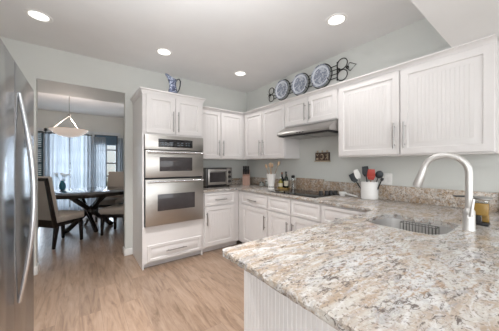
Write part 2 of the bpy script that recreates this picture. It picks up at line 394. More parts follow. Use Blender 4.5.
def carcass(F, a0, a1, z0, z1, depth, d0=0.0, top=True):
    """open cabinet box with face frame"""
    mb = MB(); t = 0.018
    F.box(mb, a0, a0+t, z0, z1, d0, depth); F.box(mb, a1-t, a1, z0, z1, d0, depth)
    F.box(mb, a0+t, a1-t, z0, z0+t, d0, depth); F.box(mb, a0+t, a1-t, z0+t, z1, d0, d0+0.008)
    if top: F.box(mb, a0+t, a1-t, z1-t, z1, d0+0.008, depth)
    F.box(mb, a0+t, a1-t, z0+t, z1-(t if top else 0), depth-0.02, depth)
    return mb
def crown(F, a0, a1, z0, z1, d, out, ends=(False, False), back=0.0):
    """stepped cove moulding along the top of a cabinet, with optional returns"""
    mb = MB()
    prof = [(0.0, z0), (0.006, z0), (0.010, z0+0.25*(z1-z0)), (out*0.5, z0+0.62*(z1-z0)), (out, z0+0.78*(z1-z0)), (out, z1), (-0.02, z1), (-0.02, z0)]
    n = len(prof)
    e0 = [(o if ends[0] else 0) for o, _ in prof]; e1 = [(o if ends[1] else 0) for o, _ in prof]
    pts = [F.P(a0-e0[i], prof[i][1], d+prof[i][0]) for i in range(n)] + [F.P(a1+e1[i], prof[i][1], d+prof[i][0]) for i in range(n)]
    fc = [(i, (i+1) % n, n+(i+1) % n, n+i) for i in range(n)] + [tuple(range(n))[::-1], tuple(range(n, 2*n))]
    mb.poly(pts, fc)
    for e, a, s_ in ((ends[0], a0, -1), (ends[1], a1, 1)):
        if e:
            p2 = [F.P(a+s_*max(prof[i][0], -0.02), prof[i][1], d+prof[i][0]) for i in range(n)] + [F.P(a+s_*max(prof[i][0], -0.02), prof[i][1], back) for i in range(n)]
            mb.poly(p2, fc)
    return mb

# ------------------------------------------------------------------ room shell
H = 2.68
XL, XJL, XJR = -3.62, -3.04, -2.12     # side wall, opening jambs
YB = -6.6
struct('floor', MB().box(-4.4, 0.12, YB-0.12, 4.4, -0.05, 0.0), M['floor'])
struct('ceiling', MB().box(-4.4, 0.12, YB-0.12, 4.4, H, H+0.1), M['ceiling'])
mb = MB(); mb.box(XJR, 0.12, 0, 0.12, 0, H); mb.box(-4.4, XJL, 0, 0.12, 0, H); mb.box(XJL, XJR, 0, 0.12, 2.29, H)
struct('wall_back', mb, M['wall'])
struct('trim_1', MB().box(-4.3, -1.58, 0.121, 0.68, 2.29, H-0.001), M['wall'])      # deep header over the opening, dining side
struct('wall_right', MB().box(0, 0.12, YB, 0, 0, H), M['wall'])
struct('wall_left', MB().box(XL-0.12, XL, YB, 0, 0, H), M['wall'])
mb = MB()      # wall behind the camera with a wide glazed opening
mb.box(XL, -3.45, YB-0.12, YB, 0, H); mb.box(-0.3, 0, YB-0.12, YB, 0, H); mb.box(-3.45, -0.3, YB-0.12, YB, 2.3, H); mb.box(-3.45, -0.3, YB-0.12, YB, 0, 0.15)
struct('wall_front', mb, M['wall'])
struct('ceiling_soffit', MB().box(XL, 0, -4.3, -3.14, 2.184, H-0.001), M['ceiling'])
# dining room
YD = 4.24
struct('wall_dining_side', MB().box(-1.575, -1.455, 0.12, YD, 0, H), M['wall'])
struct('wall_dining_left', MB().box(-4.4, -4.28, 0.12, YD, 0, H), M['wall'])
mb = MB()
WZ0, WZ1 = 0.12, 2.13
openings = [(-4.0, -3.38), (-3.30, -2.42), (-2.30, -1.72)]
mb.box(-4.28, -1.575, YD, YD+0.12, WZ1, H); mb.box(-4.28, -1.575, YD, YD+0.12, 0, WZ0)
xs = [-4.28]+[v for p in openings for v in p]+[-1.575]
for i in range(0, len(xs), 2): mb.box(xs[i], xs[i+1], YD, YD+0.12, WZ0, WZ1)
struct('wall_dining_far', mb, M['wall'])
for i, (x0, x1) in enumerate(openings):
    f = MB(); y0, y1 = YD+0.03, YD+0.08
    f.box(x0, x0+0.05, y0, y1, WZ0, WZ1); f.box(x1-0.05, x1, y0, y1, WZ0, WZ1); f.box(x0+0.05, x1-0.05, y0, y1, WZ0, WZ0+0.05); f.box(x0+0.05, x1-0.05, y0, y1, WZ1-0.05, WZ1)
    for z in (0.55, 0.93, 1.31, 1.70): f.box(x0+0.05, x1-0.05, y0+0.01, y1-0.01, z-0.018, z+0.018)
    f.box((x0+x1)/2-0.014, (x0+x1)/2+0.014, y0+0.012, y1-0.012, WZ0+0.05, WZ1-0.05)
    w = struct('window_%d' % (i+1), f, M['frame_dark'])
    MB().box(x0+0.05, x1-0.05, YD+0.052, YD+0.058, WZ0+0.05, WZ1-0.05).build('window_pane', M['pane'], w)
    c = MB(); c.box(x0-0.07, x1+0.07, YD-0.025, YD, WZ1, WZ1+0.08); c.box(x0-0.05, x0, YD-0.018, YD, WZ0, WZ1); c.box(x1, x1+0.05, YD-0.018, YD, WZ0, WZ1)
    c.build('window_casing', M['blue_trim'], w)
# rear glazing behind the camera
f = MB()
for k in range(5): x = -3.45+k*(3.15/4); f.box(max(x-0.03, -3.45), min(x+0.03, -0.3), YB-0.09, YB-0.03, 0.15, 2.3)
f.box(-3.45, -0.3, YB-0.09, YB-0.03, 0.15, 0.21); f.box(-3.45, -0.3, YB-0.09, YB-0.03, 2.24, 2.3)
w = struct('window_4', f, M['trim']); MB().box(-3.42, -0.33, YB-0.064, YB-0.058, 0.2, 2.25).build('window_pane', M['pane'], w)
struct('baseboard_jamb', MB().box(XJR-0.012, -2.03, -0.014, 0, 0, 0.095, 0.004).box(XJR-0.014, XJR, -0.014, 0.134, 0, 0.095, 0.004), M['trim'])
struct('baseboard_left', MB().box(XL, XJL+0.012, -0.014, 0, 0, 0.095, 0.004).box(XJL, XJL+0.014, -0.014, 0.134, 0, 0.095, 0.004), M['trim'])
struct('baseboard_dining', MB().box(-4.28, -1.575, YD-0.014, YD, 0, 0.095).box(-1.589, -1.575, 0.12, YD-0.014, 0, 0.095), M['trim'])
struct('ground_outside', MB().box(-14, 10, 4.4, 16, -0.12, -0.06), M['patio'])

# ------------------------------------------------------------------ recessed lights
lamps = [(-2.94, -0.72, 'recessed ceiling light farthest from the hood, above the fridge side of the room'),
         (-1.795, -0.715, 'recessed ceiling light directly above the wall oven cabinet and pitcher'),
         (-0.655, -0.725, 'recessed ceiling light above the back corner of the counter'),
         (-0.65, -2.355, 'recessed ceiling light beside the soffit, above the cooktop side counter'),
         (-2.35, -1.80, 'added unseen recessed ceiling light over the middle of the open floor')]  # last lamp is added out of view to brighten floor and lower cabinets
proto = None
for x, y, lab in lamps:
    if proto is None:
        r = thing('recessed_light', (0, 0, 0), lab, 'ceiling light', 'recessed ceiling lights')
        MB().lathe([(0.074, -0.002), (0.080, -0.006), (0.096, -0.007), (0.102, -0.002), (0.102, 0.0), (0.074, 0.0)], seg=36, cap0=False, cap1=False).build('trim_ring', M['trim'], r)
        MB().lathe([(0.0, -0.004), (0.05, -0.0035), (0.074, -0.002), (0.074, 0.0), (0.0, 0.0)], seg=36).build('lens', M['lens'], r)
        proto = r
    else: r = copy_tree(proto)
    r['label'] = lab; r.location = (x, y, H)
    d = bpy.data.lights.new('lamp_light', 'AREA'); d.shape = 'DISK'; d.size = 0.14; d.spread = math.radians(105 if x == -2.35 else 125); d.energy = CENTRE_FILL_POWER if x == -2.35 else LAMP_POWER; d.color = (1.0, 0.97, 0.95)
    lo = bpy.data.objects.new('lamp_light', d); lo.location = (0, 0, -0.012); lo.parent = r; COL.objects.link(lo)

# ------------------------------------------------------------------ tall oven cabinet
OX0, OX1 = -2.025, -1.235
t = thing('oven_cabinet', (-1.63, -0.32, 0), 'tall white oven cabinet with two upper doors and a bottom drawer', 'cabinet')
c = MB(); dF = 0.625
c.box(OX0, OX0+0.018, -dF, -0.003, 0, 2.17); c.box(OX1-0.018, OX1, -dF, -0.003, 0, 2.17)
c.box(OX0+0.018, OX1-0.018, -0.02, -0.003, 0, 2.17); c.box(OX0+0.018, OX1-0.018, -dF, -0.02, 2.15, 2.17)
for z0, z1 in ((0.07, 0.515), (1.655, 2.15)): c.box(OX0+0.018, OX1-0.018, -dF, -dF+0.02, z0, z1)
c.box(OX0+0.018, OX1-0.018, -dF+0.02, -0.02, 0.495, 0.515); c.box(OX0+0.018, OX1-0.018, -dF+0.02, -0.02, 1.655, 1.675)
c.build('cabinet_body', M['white'], t)
MB().box(OX0+0.02, OX1-0.02, -0.565, -0.545, 0.0, 0.068).build('toe_kick', M['white'], t)
for a0, a1, ha in ((-1.985, -1.634, -1.662), (-1.622, -1.262, -1.594)):
    d = raised_panel(FB, a0, a1, 1.675, 2.150, dF).build('door', M['white'], t)
    pull(FB, ha, 1.835, dF+0.02, 0.26).build('handle', M['handle'], d)
d = raised_panel(FB, -1.97, -1.262, 0.085, 0.285, dF, stile=0.032, bead=0, slope=0.02).build('drawer', M['white'], t)
pull(FB, -1.62, 0.192, dF+0.02, 0.27, False).build('handle', M['handle'], d)
crown(FB, OX0, OX1, 2.150, 2.215, dF, 0.034, (True, True), 0.004).build('crown', M['white'], t)

# double wall oven, built in
t = thing('wall_oven', (-1.624, -0.63, 0.52), 'stainless steel double wall oven built into the tall white cabinet', 'oven')
V0, V1 = -2.004, -1.244
MB().box(V0+0.03, V1-0.03, -0.627, -0.10, 0.53, 1.64).box(V0, V1, -0.640, -0.627, 0.522, 1.652).build('oven_chassis', M['dark_gap'], t)
p = MB().box(V0, V1, -0.668, -0.641, 1.470, 1.650, 0.004).build('control_panel', M['steel'], t)
d = MB().box(-1.849, -1.404, -0.672, -0.668, 1.505, 1.606, 0.001).build('display', M['black_glass'], p)
k = MB()
for cx, cw in ((-1.80, 0.03), (-1.76, 0.02), (-1.69, 0.05), (-1.60, 0.03), (-1.55, 0.03), (-1.49, 0.02), (-1.455, 0.02)):
    for z in (1.535, 1.562): k.box(cx-cw/2, cx+cw/2, -0.6732, -0.6722, z-0.005, z+0.005)
k.build('display_lettering', M['disp'], d)
for z0, z1, wz0, wz1, wx0, wx1, hz in ((1.122, 1.460, 1.200, 1.378, -1.838, -1.411, 1.437), (0.528, 1.100, 0.705, 0.912, -1.861, -1.375, 1.072)):
    d = MB().box(V0+0.004, V1-0.004, -0.676, -0.641, z0, z1, 0.005).build('oven_door', M['steel'], t)
    MB().box(wx0, wx1, -0.680, -0.676, wz0, wz1, 0.001).build('window', M['oven_glass'], d)
    h = MB(); h.tube([(V0+0.02, -0.715, hz), (V1-0.02, -0.715, hz)], 0.012, 14)
    for x in (V0+0.05, V1-0.05): h.tube([(x, -0.676, hz), (x, -0.715, hz)], 0.009, 10)
    h.build('oven_handle', M['fhandle'], d)
    MB().box(-1.655, -1.60, -0.677, -0.676, wz1+0.018, wz1+0.026).build('badge', M['handle'], d)

# ------------------------------------------------------------------ base cabinets
BD = 0.605
def base_unit(F, a0, a1, label, doors, drawer_pull=True, drawer=None, group='white base cabinets'):
    p = F.P((a0+a1)/2, 0, BD/2)
    t = thing('base_cabinet', tuple(p), label, 'cabinet', group)
    carcass(F, a0, a1, 0.075, 0.882, BD, 0.002, top=False).build('cabinet_body', M['white'], t)
    tk = MB(); F.box(tk, a0, a1, 0, 0.074, BD-0.08, BD-0.06); tk.build('toe_kick', M['white'], t)
    for b0, b1 in (drawer or [(a0+0.012, a1-0.012)]):
        d = raised_panel(F, b0, b1, 0.685, 0.862, BD, stile=0.030, bead=0, slope=0.018).build('drawer', M['white'], t)
        if drawer_pull: pull(F, (b0+b1)/2, 0.765, BD+0.02, 0.20, False).build('handle', M['handle'], d)
    for b0, b1, hs in doors:
        d = raised_panel(F, b0, b1, 0.095, 0.668, BD).build('door', M['white'], t)
        pull(F, (b1-0.032 if hs > 0 else b0+0.032), 0.50, BD+0.02, 0.19).build('handle', M['handle'], d)
    return t
base_unit(FB, -1.233, -0.607, 'white base cabinet under the toaster oven, beside the tall oven cabinet', [(-1.205, -0.70, -1)], drawer=[(-1.205, -0.69)])
base_unit(FR, 0.609, 1.318, 'white base cabinet in the inner corner, below the white crock of wooden spoons', [(0.72, 1.306, 1)], drawer=[(0.70, 1.306)])
base_unit(FR, 1.320, 1.736, 'white base cabinet under the far half of the cooktop', [(1.332, 1.724, 1)], False)
base_unit(FR, 1.738, 2.155, 'white base cabinet under the cooktop half with the knobs', [(1.750, 2.143, -1)], False)
base_unit(FR, 2.157, 2.735, 'white base cabinet between cooktop and peninsula, partly behind the granite', [(2.169, 2.70, -1)], True)
# peninsula
PX0, PX1, PY0, PY1 = -2.005, -0.002, -3.45, -2.742
t = thing('peninsula_cabinet', (-1.0, -3.1, 0), 'white beadboard peninsula base under the large granite slab', 'cabinet')
c = MB(); c.box(PX0+0.02, PX1, PY1-0.02, PY1, 0.075, 0.882); c.box(PX0+0.02, PX1, PY0, PY0+0.02, 0.0, 0.882); c.box(PX0, PX0+0.02, PY0, PY1, 0.0, 0.882); c.box(PX0+0.02, PX1, PY0+0.02, PY1-0.02, 0.075, 0.095)
c.build('cabinet_body', M['white'], t)
MB().box(PX0+0.02, PX1, PY1-0.08, PY1-0.06, 0, 0.075).build('toe_kick', M['white'], t)
# beadboard end skin
mbb = MB(); n = int((PY1-PY0)/0.021); prof = []
for k in range(n+1):
    y = PY1-(PY1-PY0)*k/n; 
    prof += [(y, -0.010)] if k in (0, n) else [(y+0.0024, -0.010), (y, -0.0075), (y-0.0024, -0.010)]
lo = [mbb.bm.verts.new((PX0+d, y, 0.0)) for y, d in prof]; hi = [mbb.bm.verts.new((PX0+d, y, 0.882)) for y, d in prof]
for k in range(len(prof)-1): mbb.bm.faces.new((lo[k], lo[k+1], hi[k+1], hi[k]))
b0 = [mbb.bm.verts.new((PX0, y, z)) for y, z in ((PY1, 0), (PY0, 0), (PY0, 0.882), (PY1, 0.882))]
mbb.bm.faces.new((lo[0], hi[0], b0[3], b0[0])); mbb.bm.faces.new((lo[-1], b0[1], b0[2], hi[-1]))
mbb.build('beadboard_panel', M['white'], t)
for k, x in enumerate((-1.96, -1.31)):
    d = raised_panel(Face((0, PY1, 0), (1, 0, 0), (0, 1, 0)), x, x+0.62, 0.095, 0.862, 0.0).build('door', M['white'], t)

# ------------------------------------------------------------------ granite worktop (one continuous slab with a sink cut-out)
ZT, ZBm = 0.914, 0.884
outline = [(-1.232, -0.003), (-1.232, -0.64), (-0.64, -0.64), (-0.64, -2.72), (-2.115, -2.72), (-2.125, -2.73), (-2.125, -3.78), (-0.003, -3.78), (-0.003, -0.003)]
rough_edges = {1, 2, 3, 4, 5, 6}
hole = [(-1.14, -2.91), (-1.08, -2.835), (-0.80, -2.845), (-0.735, -2.89), (-0.715, -3.21), (-0.77, -3.262), (-1.06, -3.262), (-1.14, -3.20)]
def worktop():
    mb = MB(); bm = mb.bm
    pts = []
    for i, a in enumerate(outline):
        b = outline[(i+1) % len(outline)]; a_, b_ = Vector(a), Vector(b); L = (b_-a_).length
        n = max(1, int(L/0.014)) if i in rough_edges else 1
        nx = Vector((-(b_-a_).y, (b_-a_).x)).normalized() * (-1)     # outward normal for this winding
        for k in range(n): pts.append((a_.lerp(b_, k/n), nx, i in rough_edges))
    rnd = random.Random(3); rings = []
    for lv, (z, ins, jit) in enumerate([(ZT, 0.005, 0.0015), (ZT-0.004, 0.001, 0.003), (ZT-0.012, 0.0, 0.0045), (ZBm+0.008, 0.001, 0.0045), (ZBm, 0.003, 0.002)]):
        ring = []
        for p, nx, rg in pts:
            o = (-ins+rnd.uniform(-jit, jit)) if rg else 0.0
            q = p+nx*o; ring.append(bm.verts.new((q.x, q.y, z+(rnd.uniform(-0.001, 0.001) if rg and 0 < lv < 4 else 0))))
        rings.append(ring)
    n = len(pts)
    for a, b in zip(rings, rings[1:]):
        for k in range(n): bm.faces.new((a[k], a[(k+1) % n], b[(k+1) % n], b[k]))
    # rounded hole outline
    hp = []
    for i, p in enumerate(hole): hp.append(p)
    ht = [bm.verts.new((x, y, ZT)) for x, y in hp]; hb = [bm.verts.new((x, y, ZBm)) for x, y in hp]
    for k in range(len(hp)): bm.faces.new((ht[k], hb[k], hb[(k+1) % len(hp)], ht[(k+1) % len(hp)]))
    bm.edges.ensure_lookup_table()
    def fill(r, h):
        es = []
        for lp in (r, h):
            for k in range(len(lp)):
                e = bm.edges.get((lp[k], lp[(k+1) % len(lp)])) or bm.edges.new((lp[k], lp[(k+1) % len(lp)])); es.append(e)
        bmesh.ops.triangle_fill(bm, use_beauty=True, use_dissolve=False, edges=es)
    fill(rings[0], ht); fill(rings[-1], hb)
    return mb
# smooth the hole corners first
def chaikin(P, n=2):
    for _ in range(n):
        Q = []
        for i in range(len(P)):
            a, b = Vector(P[i]), Vector(P[(i+1) % len(P)]); Q += [tuple(a.lerp(b, 0.14)), tuple(a.lerp(b, 0.86))]
        P = Q
    return P
hole = chaikin(hole, 2)
w = worktop().build('granite_worktop', M['granite'], sharp=30)
tag(w, 'cream and grey granite worktop running along both walls and over the peninsula', 'countertop')
# backsplash pieces
tag(MB().box(-1.232, -0.022, -0.022, -0.002, ZT+0.001, 1.02, 0.002).build('backsplash', M['granite_splash']), 'low granite backsplash behind the toaster oven and knife block', 'backsplash', 'granite backsplashes')
tag(MB().box(-0.022, -0.002, -1.28, -0.002, ZT+0.001, 1.045, 0.002).build('backsplash', M['granite_splash']), 'granite backsplash behind the bottles and wooden spoon crock', 'backsplash', 'granite backsplashes')
tag(MB().box(-0.022, -0.002, -1.765, -1.282, ZT+0.001, 1.085, 0.002).build('backsplash', M['granite_brown']), 'taller brown granite backsplash directly behind the cooktop', 'backsplash', 'granite backsplashes')
tag(MB().box(-0.022, -0.002, -3.352, -1.767, ZT+0.001, 1.065, 0.002).build('backsplash', M['granite_splash']), 'long granite backsplash behind the utensil crock and sink', 'backsplash', 'granite backsplashes')
tag(MB().box(-0.045, -0.002, -3.78, -3.354, ZT+0.001, 1.075, 0.002).build('backsplash', M['granite_splash']), 'thicker granite upstand past the soap dispenser, at the peninsula', 'backsplash', 'granite backsplashes')

# ------------------------------------------------------------------ upper cabinets
UZ0, UZ1 = 1.367, 2.135
t = thing('upper_cabinet', (-0.8, -0.16, UZ0), 'white upper cabinet above the toaster oven, two beadboard doors', 'cabinet', 'white upper cabinets')
carcass(FB, -1.234, -0.002, UZ0, UZ1+0.03, 0.333, 0.002).build('cabinet_body', M['white'], t)
for a0, a1, ha in ((-1.215, -0.79, -0.822), (-0.778, -0.36, -0.746)):
    d = raised_panel(FB, a0, a1, UZ0+0.012, UZ1, 0.333).build('door', M['white'], t)
    pull(FB, ha, 1.545, 0.353, 0.25).build('handle', M['handle'], d)
crown(FB, -1.234, -0.34, UZ1, 2.183, 0.333, 0.05).build('crown', M['white'], t)
def upper_right(a0, a1, z0, doors, label, hz, hl):
    t = thing('upper_cabinet', (-0.15, -(a0+a1)/2, z0), label, 'cabinet', 'white upper cabinets')
    carcass(FR, a0, a1, z0, UZ1+0.03, 0.305, 0.002).build('cabinet_body', M['white'], t)
    for b0, b1, hs in doors:
        d = raised_panel(FR, b0, b1, z0+0.012, UZ1, 0.305).build('door', M['white'], t)
        pull(FR, (b1-0.034 if hs > 0 else b0+0.034), hz, 0.325, hl).build('handle', M['handle'], d)
    crown(FR, a0, a1, UZ1, 2.183, 0.305, 0.05).build('crown', M['white'], t)
upper_right(0.336, 1.335, UZ0, [(0.375, 0.842, 1), (0.852, 1.325, -1)], 'white upper cabinet in the corner, its grey side panel next to the range hood', 1.545, 0.24)
upper_right(1.337, 2.158, 1.800, [(1.349, 1.744, 1), (1.754, 2.148, -1)], 'short white upper cabinet directly above the range hood', 1.955, 0.22)
upper_right(2.160, 3.372, UZ0, [(2.175, 2.772, 1), (2.784, 3.362, -1)], 'wide white upper cabinet with two large doors above the sink and crock', 1.548, 0.23)

# ------------------------------------------------------------------ range hood
t = thing('range_hood', (-0.23, -1.747, 1.66), 'stainless steel range hood under the short white cabinet', 'range hood')
y0, y1 = -1.339, -2.156
def hood_prism(prof, ya, yb):
    n = len(prof); return MB().poly([(x, ya, z) for x, z in prof]+[(x, yb, z) for x, z in prof], [(i, (i+1) % n, n+(i+1) % n, n+i) for i in range(n)]+[tuple(range(n))[::-1], tuple(range(n, 2*n))])
hood_prism([(-0.006, 1.668), (-0.470, 1.668), (-0.470, 1.690), (-0.455, 1.712), (-0.400, 1.752), (-0.33, 1.786), (-0.30, 1.798), (-0.006, 1.798)], y0, y1).build('hood_body', M['steel_v'], t, sharp=25)
MB().box(-0.455, -0.02, y1+0.015, y0-0.015, 1.655, 1.667, 0.002).build('underside', M['dark_gap'], t)
for k in range(2):
    f = MB(); ya = y0-0.06-k*0.36; f.box(-0.40, -0.08, ya-0.33, ya, 1.648, 1.655)
    f.build('filter', M['handle'], t)
for i in range(3): MB().box(-0.4735, -0.470, -1.70-i*0.045-0.012, -1.70-i*0.045+0.012, 1.674, 1.684).build('switch', M['black'], t)

# ------------------------------------------------------------------ cooktop
t = thing('cooktop', (-0.31, -1.60, ZT), 'black glass electric cooktop set in the granite below the hood', 'cooktop')
MB().box(-0.555, -0.075, -2.03, -1.24, ZT+0.0005, ZT+0.007, 0.002).build('glass_top', M['ir_glass'], t)
for cx, cy, r in ((-0.43, -1.41, 0.10), (-0.20, -1.40, 0.075), (-0.43, -1.70, 0.075), (-0.20, -1.68, 0.10)):
    MB().lathe([(r-0.004, 0.0072), (r-0.004, 0.0078), (r, 0.0078), (r, 0.0072)], (cx, cy, ZT), 40, cap0=False, cap1=False).build('burner', M['ring'], t)
for cx, cy in ((-0.285, -1.915), (-0.22, -1.95), (-0.155, -1.965), (-0.11, -2.0)):
    MB().lathe([(0.027, 0.007), (0.027, 0.012), (0.025, 0.016), (0.023, 0.046), (0.019, 0.050), (0, 0.050)], (cx, cy, ZT), 20).build('knob', M['black'], t)

# ------------------------------------------------------------------ sink, rack, faucet
t = thing('sink', (-0.93, -3.05, 0.70), 'undermount stainless steel sink cut into the granite near the faucet', 'sink')
mb = MB(); bm = mb.bm; cxy = Vector((-0.93, -3.05)); loops = []
for z, k in ((0.8835, 1.045), (0.8835, 1.012), (0.86, 1.008), (0.72, 0.97), (0.705, 0.90), (0.70, 0.55), (0.698, 0.12)):
    loops.append([bm.verts.new(((cxy+(Vector(p)-cxy)*k).x, (cxy+(Vector(p)-cxy)*k).y, z)) for p in hole])
for a, b in zip(loops, loops[1:]):
    for k in range(len(hole)): bm.faces.new((a[k], a[(k+1) % len(hole)], b[(k+1) % len(hole)], b[k]))
bm.faces.new(loops[-1]); mb.build('basin', M['sink'], t)
MB().lathe([(0.0, 0.7005), (0.03, 0.7005), (0.042, 0.704), (0.044, 0.7005)], (-0.93, -3.05, 0), 24, cap1=False).build('drain', M['handle'], t)
mb = MB(); x = -0.775
for z in (0.812, 0.885): mb.tube([(x, -2.965, z), (x, -3.165, z)], 0.0028, 6); mb.tube([(x-0.06, -2.965, z), (x-0.06, -3.165, z)], 0.0028, 6)
for k in range(12):
    y = -2.965-k*0.2/11; mb.tube([(x-0.06, y, 0.885), (x-0.06, y, 0.812), (x, y, 0.812), (x, y, 0.885)], 0.002, 6)
for y in (-2.965, -3.165): mb.tube([(x, y, 0.885), (x-0.06, y, 0.885)], 0.0028, 6)
for y in (-3.02, -3.11): mb.tube([(x, y, 0.885), (x+0.022, y, 0.905), (x+0.035, y, 0.88)], 0.0022, 6)
tag(mb.build('wire_basket', M['wire']), 'small wire sponge basket hanging inside the sink', 'basket')

FX, FY = -0.845, -3.318
t = thing('faucet', (FX, FY, ZT), 'tall brushed nickel gooseneck faucet standing beside the sink', 'faucet')
MB().lathe([(0.030, 0.0), (0.030, 0.004), (0.0275, 0.008), (0.0265, 0.10), (0.026, 0.108), (0.018, 0.125), (0.016, 0.13)], (FX, FY, ZT+0.0005), 24).build('base', M['faucet'], t)
R = 0.108; zc = 1.242; path = [(FX, FY, ZT+0.12), (FX, FY, 1.10)]
for k in range(0, 21):
    a = PI*0.93*k/20; path.append((FX, FY+R-R*math.cos(a), zc+R*math.sin(a)*0.95))
MB().tube(path, 0.0175, 16).build('neck', M['faucet'], t)
e = Vector(path[-1]); dd = (e-Vector(path[-2])).normalized()
MB().tube([e-dd*0.005, e+dd*0.02, e+dd*0.05, e+dd*0.115, e+dd*0.125], [0.018, 0.0205, 0.0215, 0.026, 0.0235], 16).build('spray_head', M['faucet'], t)
lv = Vector((FX, FY, ZT+0.082)); ld = Vector((-0.93, -0.36, 0)).normalized()
lever = MB(); lever.tube([lv+ld*0.012, lv+ld*0.034], 0.0155, 16)
lever.tube([lv+ld*0.034, lv+ld*0.040+Vector((0.003, -0.003, 0.045)), lv+ld*0.040+Vector((0.012, -0.008, 0.100))], [0.009, 0.008, 0.0065], 12)
lever.build('lever', M['faucet'], t)

# ------------------------------------------------------------------ soap dispenser
t = thing('soap_dispenser', (-0.60, -3.36, ZT), 'soap dispenser with amber liquid and black flat top behind the faucet', 'soap dispenser')
sx, sy = -0.627, -3.338
MB().box(sx-0.035, sx+0.035, sy-0.035, sy+0.035, ZT+0.0005, ZT+0.018, 0.004).box(sx-0.032, sx+0.0, sy+0.0, sy+0.034, ZT+0.018, ZT+0.06, 0.003).build('base', M['black'], t)
MB().box(sx-0.034, sx+0.034, sy-0.034, sy+0.034, ZT+0.0605, ZT+0.136, 0.006).build('reservoir', M['amber'], t)
MB().box(sx+0.001, sx+0.033, sy-0.033, sy-0.002, ZT+0.0185, ZT+0.0602, 0.003).build('reservoir_foot', M['amber'], t)
MB().tube([(sx-0.02, sy+0.043, ZT+0.001), (sx-0.02, sy+0.043, ZT+0.165)], 0.0085, 12).build('pump_post', M['black'], t)
MB().box(sx-0.034, sx+0.034, sy-0.034, sy+0.034, ZT+0.1365, ZT+0.158, 0.006).build('clear_upper', M['clear'], t)
MB().lathe([(0, 0.160), (0.045, 0.160), (0.050, 0.164), (0.050, 0.168), (0.044, 0.172), (0, 0.172)], (sx, sy, ZT), 28).build('top_plate', M['handle'], t)
MB().beam((sx-0.01, sy+0.04, ZT+0.172), (sx-0.075, sy+0.115, ZT+0.172), 0.04, 0.012, 0.022, 0.008, bev=0.003).build('nozzle', M['black'], t)

# ------------------------------------------------------------------ counter items: back corner
t = thing('toaster_oven', (-0.81, -0.2, ZT), 'stainless steel toaster oven on the counter beside the wall oven', 'toaster oven')
X0, X1, Y0, Y1 = -1.045, -0.575, -0.365, -0.075
MB().box(X0, X1, Y0+0.02, Y1, ZT+0.018, ZT+0.315, 0.012).build('housing', M['handle'], t)
MB().box(X0+0.004, X1-0.004, Y0, Y0+0.02, ZT+0.020, ZT+0.312, 0.004).build('front_frame', M['black'], t)
d = MB().box(X0+0.02, X1-0.115, Y0-0.012, Y0, ZT+0.045, ZT+0.292, 0.004).build('oven_door', M['steel'], t)
MB().box(X0+0.045, X1-0.14, Y0-0.015, Y0-0.012, ZT+0.085, ZT+0.245).build('window', M['oven_glass'], d)
h = MB(); h.tube([(X0+0.04, Y0-0.04, ZT+0.268), (X1-0.135, Y0-0.04, ZT+0.268)], 0.007, 10)
for x in (X0+0.06, X1-0.155): h.tube([(x, Y0-0.012, ZT+0.268), (x, Y0-0.04, ZT+0.268)], 0.005, 8)
h.build('oven_handle', M['fhandle'], d)
MB().box(X1-0.108, X1-0.012, Y0-0.006, Y0, ZT+0.03, ZT+0.302, 0.002).build('control_panel', M['steel'], t)
rx = Matrix.Rotation(PI/2, 3, 'X')
for z in (0.09, 0.165, 0.24): MB().lathe([(0.026, 0.0), (0.026, 0.006), (0.02, 0.022), (0, 0.022)], (X1-0.06, Y0-0.006, ZT+z), 18, rx).build('knob', M['black'], t)
for x in (X0+0.04, X1-0.04):
    for y in (Y0+0.05, Y1-0.04): MB().lathe([(0.014, 0.0), (0.012, 0.018)], (x, y, ZT+0.0005), 12).build('foot', M['black'], t)

# knife block
KB = (-0.235, -0.30, ZT)
t = thing('knife_block', KB, 'wooden knife block with black handled knives in the counter corner', 'knife block')
mb = MB(); bx, by = KB[0], KB[1]
prof = [(-0.075, 0.0005), (0.085, 0.0005), (0.085, 0.255), (0.03, 0.275), (-0.075, 0.15)]    # y, z
ya = Vector((0.62, 0.78, 0)).normalized(); xa = Vector((ya.y, -ya.x, 0))
pts = [Vector(KB)+xa*s_*0.062+ya*p[0]+Vector((0, 0, p[1])) for s_ in (-1, 1) for p in prof]; n = len(prof)
mb.poly(pts, [(i, (i+1) % n, n+(i+1) % n, n+i) for i in range(n)]+[tuple(range(n))[::-1], tuple(range(n, 2*n))]).build('block', M['block'], t)
dirn = (ya*-0.55+Vector((0, 0, 0.83))).normalized()
ki = 0
for row, (fy, fz) in enumerate(((-0.045, 0.186), (-0.012, 0.225))):
    for c_ in (-0.042, -0.014, 0.014, 0.042):
        b_ = Vector(KB)+xa*c_+ya*fy+Vector((0, 0, fz)); ln = 0.135 if row else 0.12
        k = thing('knife', tuple(b_), ['short', 'long'][row]+' black knife handle, %s in its row of the knife block' % ['first from the toaster', 'second from the toaster', 'third from the toaster', 'last before the cooktop'][ki % 4], 'knife', 'knives in the block'); ki += 1
        MB().beam(b_-dirn*0.02, b_+dirn*0.012, 0.003, 0.018, up=tuple(xa)).build('blade', M['handle'], k)
        MB().beam(b_+dirn*0.012, b_+dirn*ln, 0.014, 0.023, 0.016, 0.026, up=tuple(xa), bev=0.004).build('knife_handle', M['black'], k)
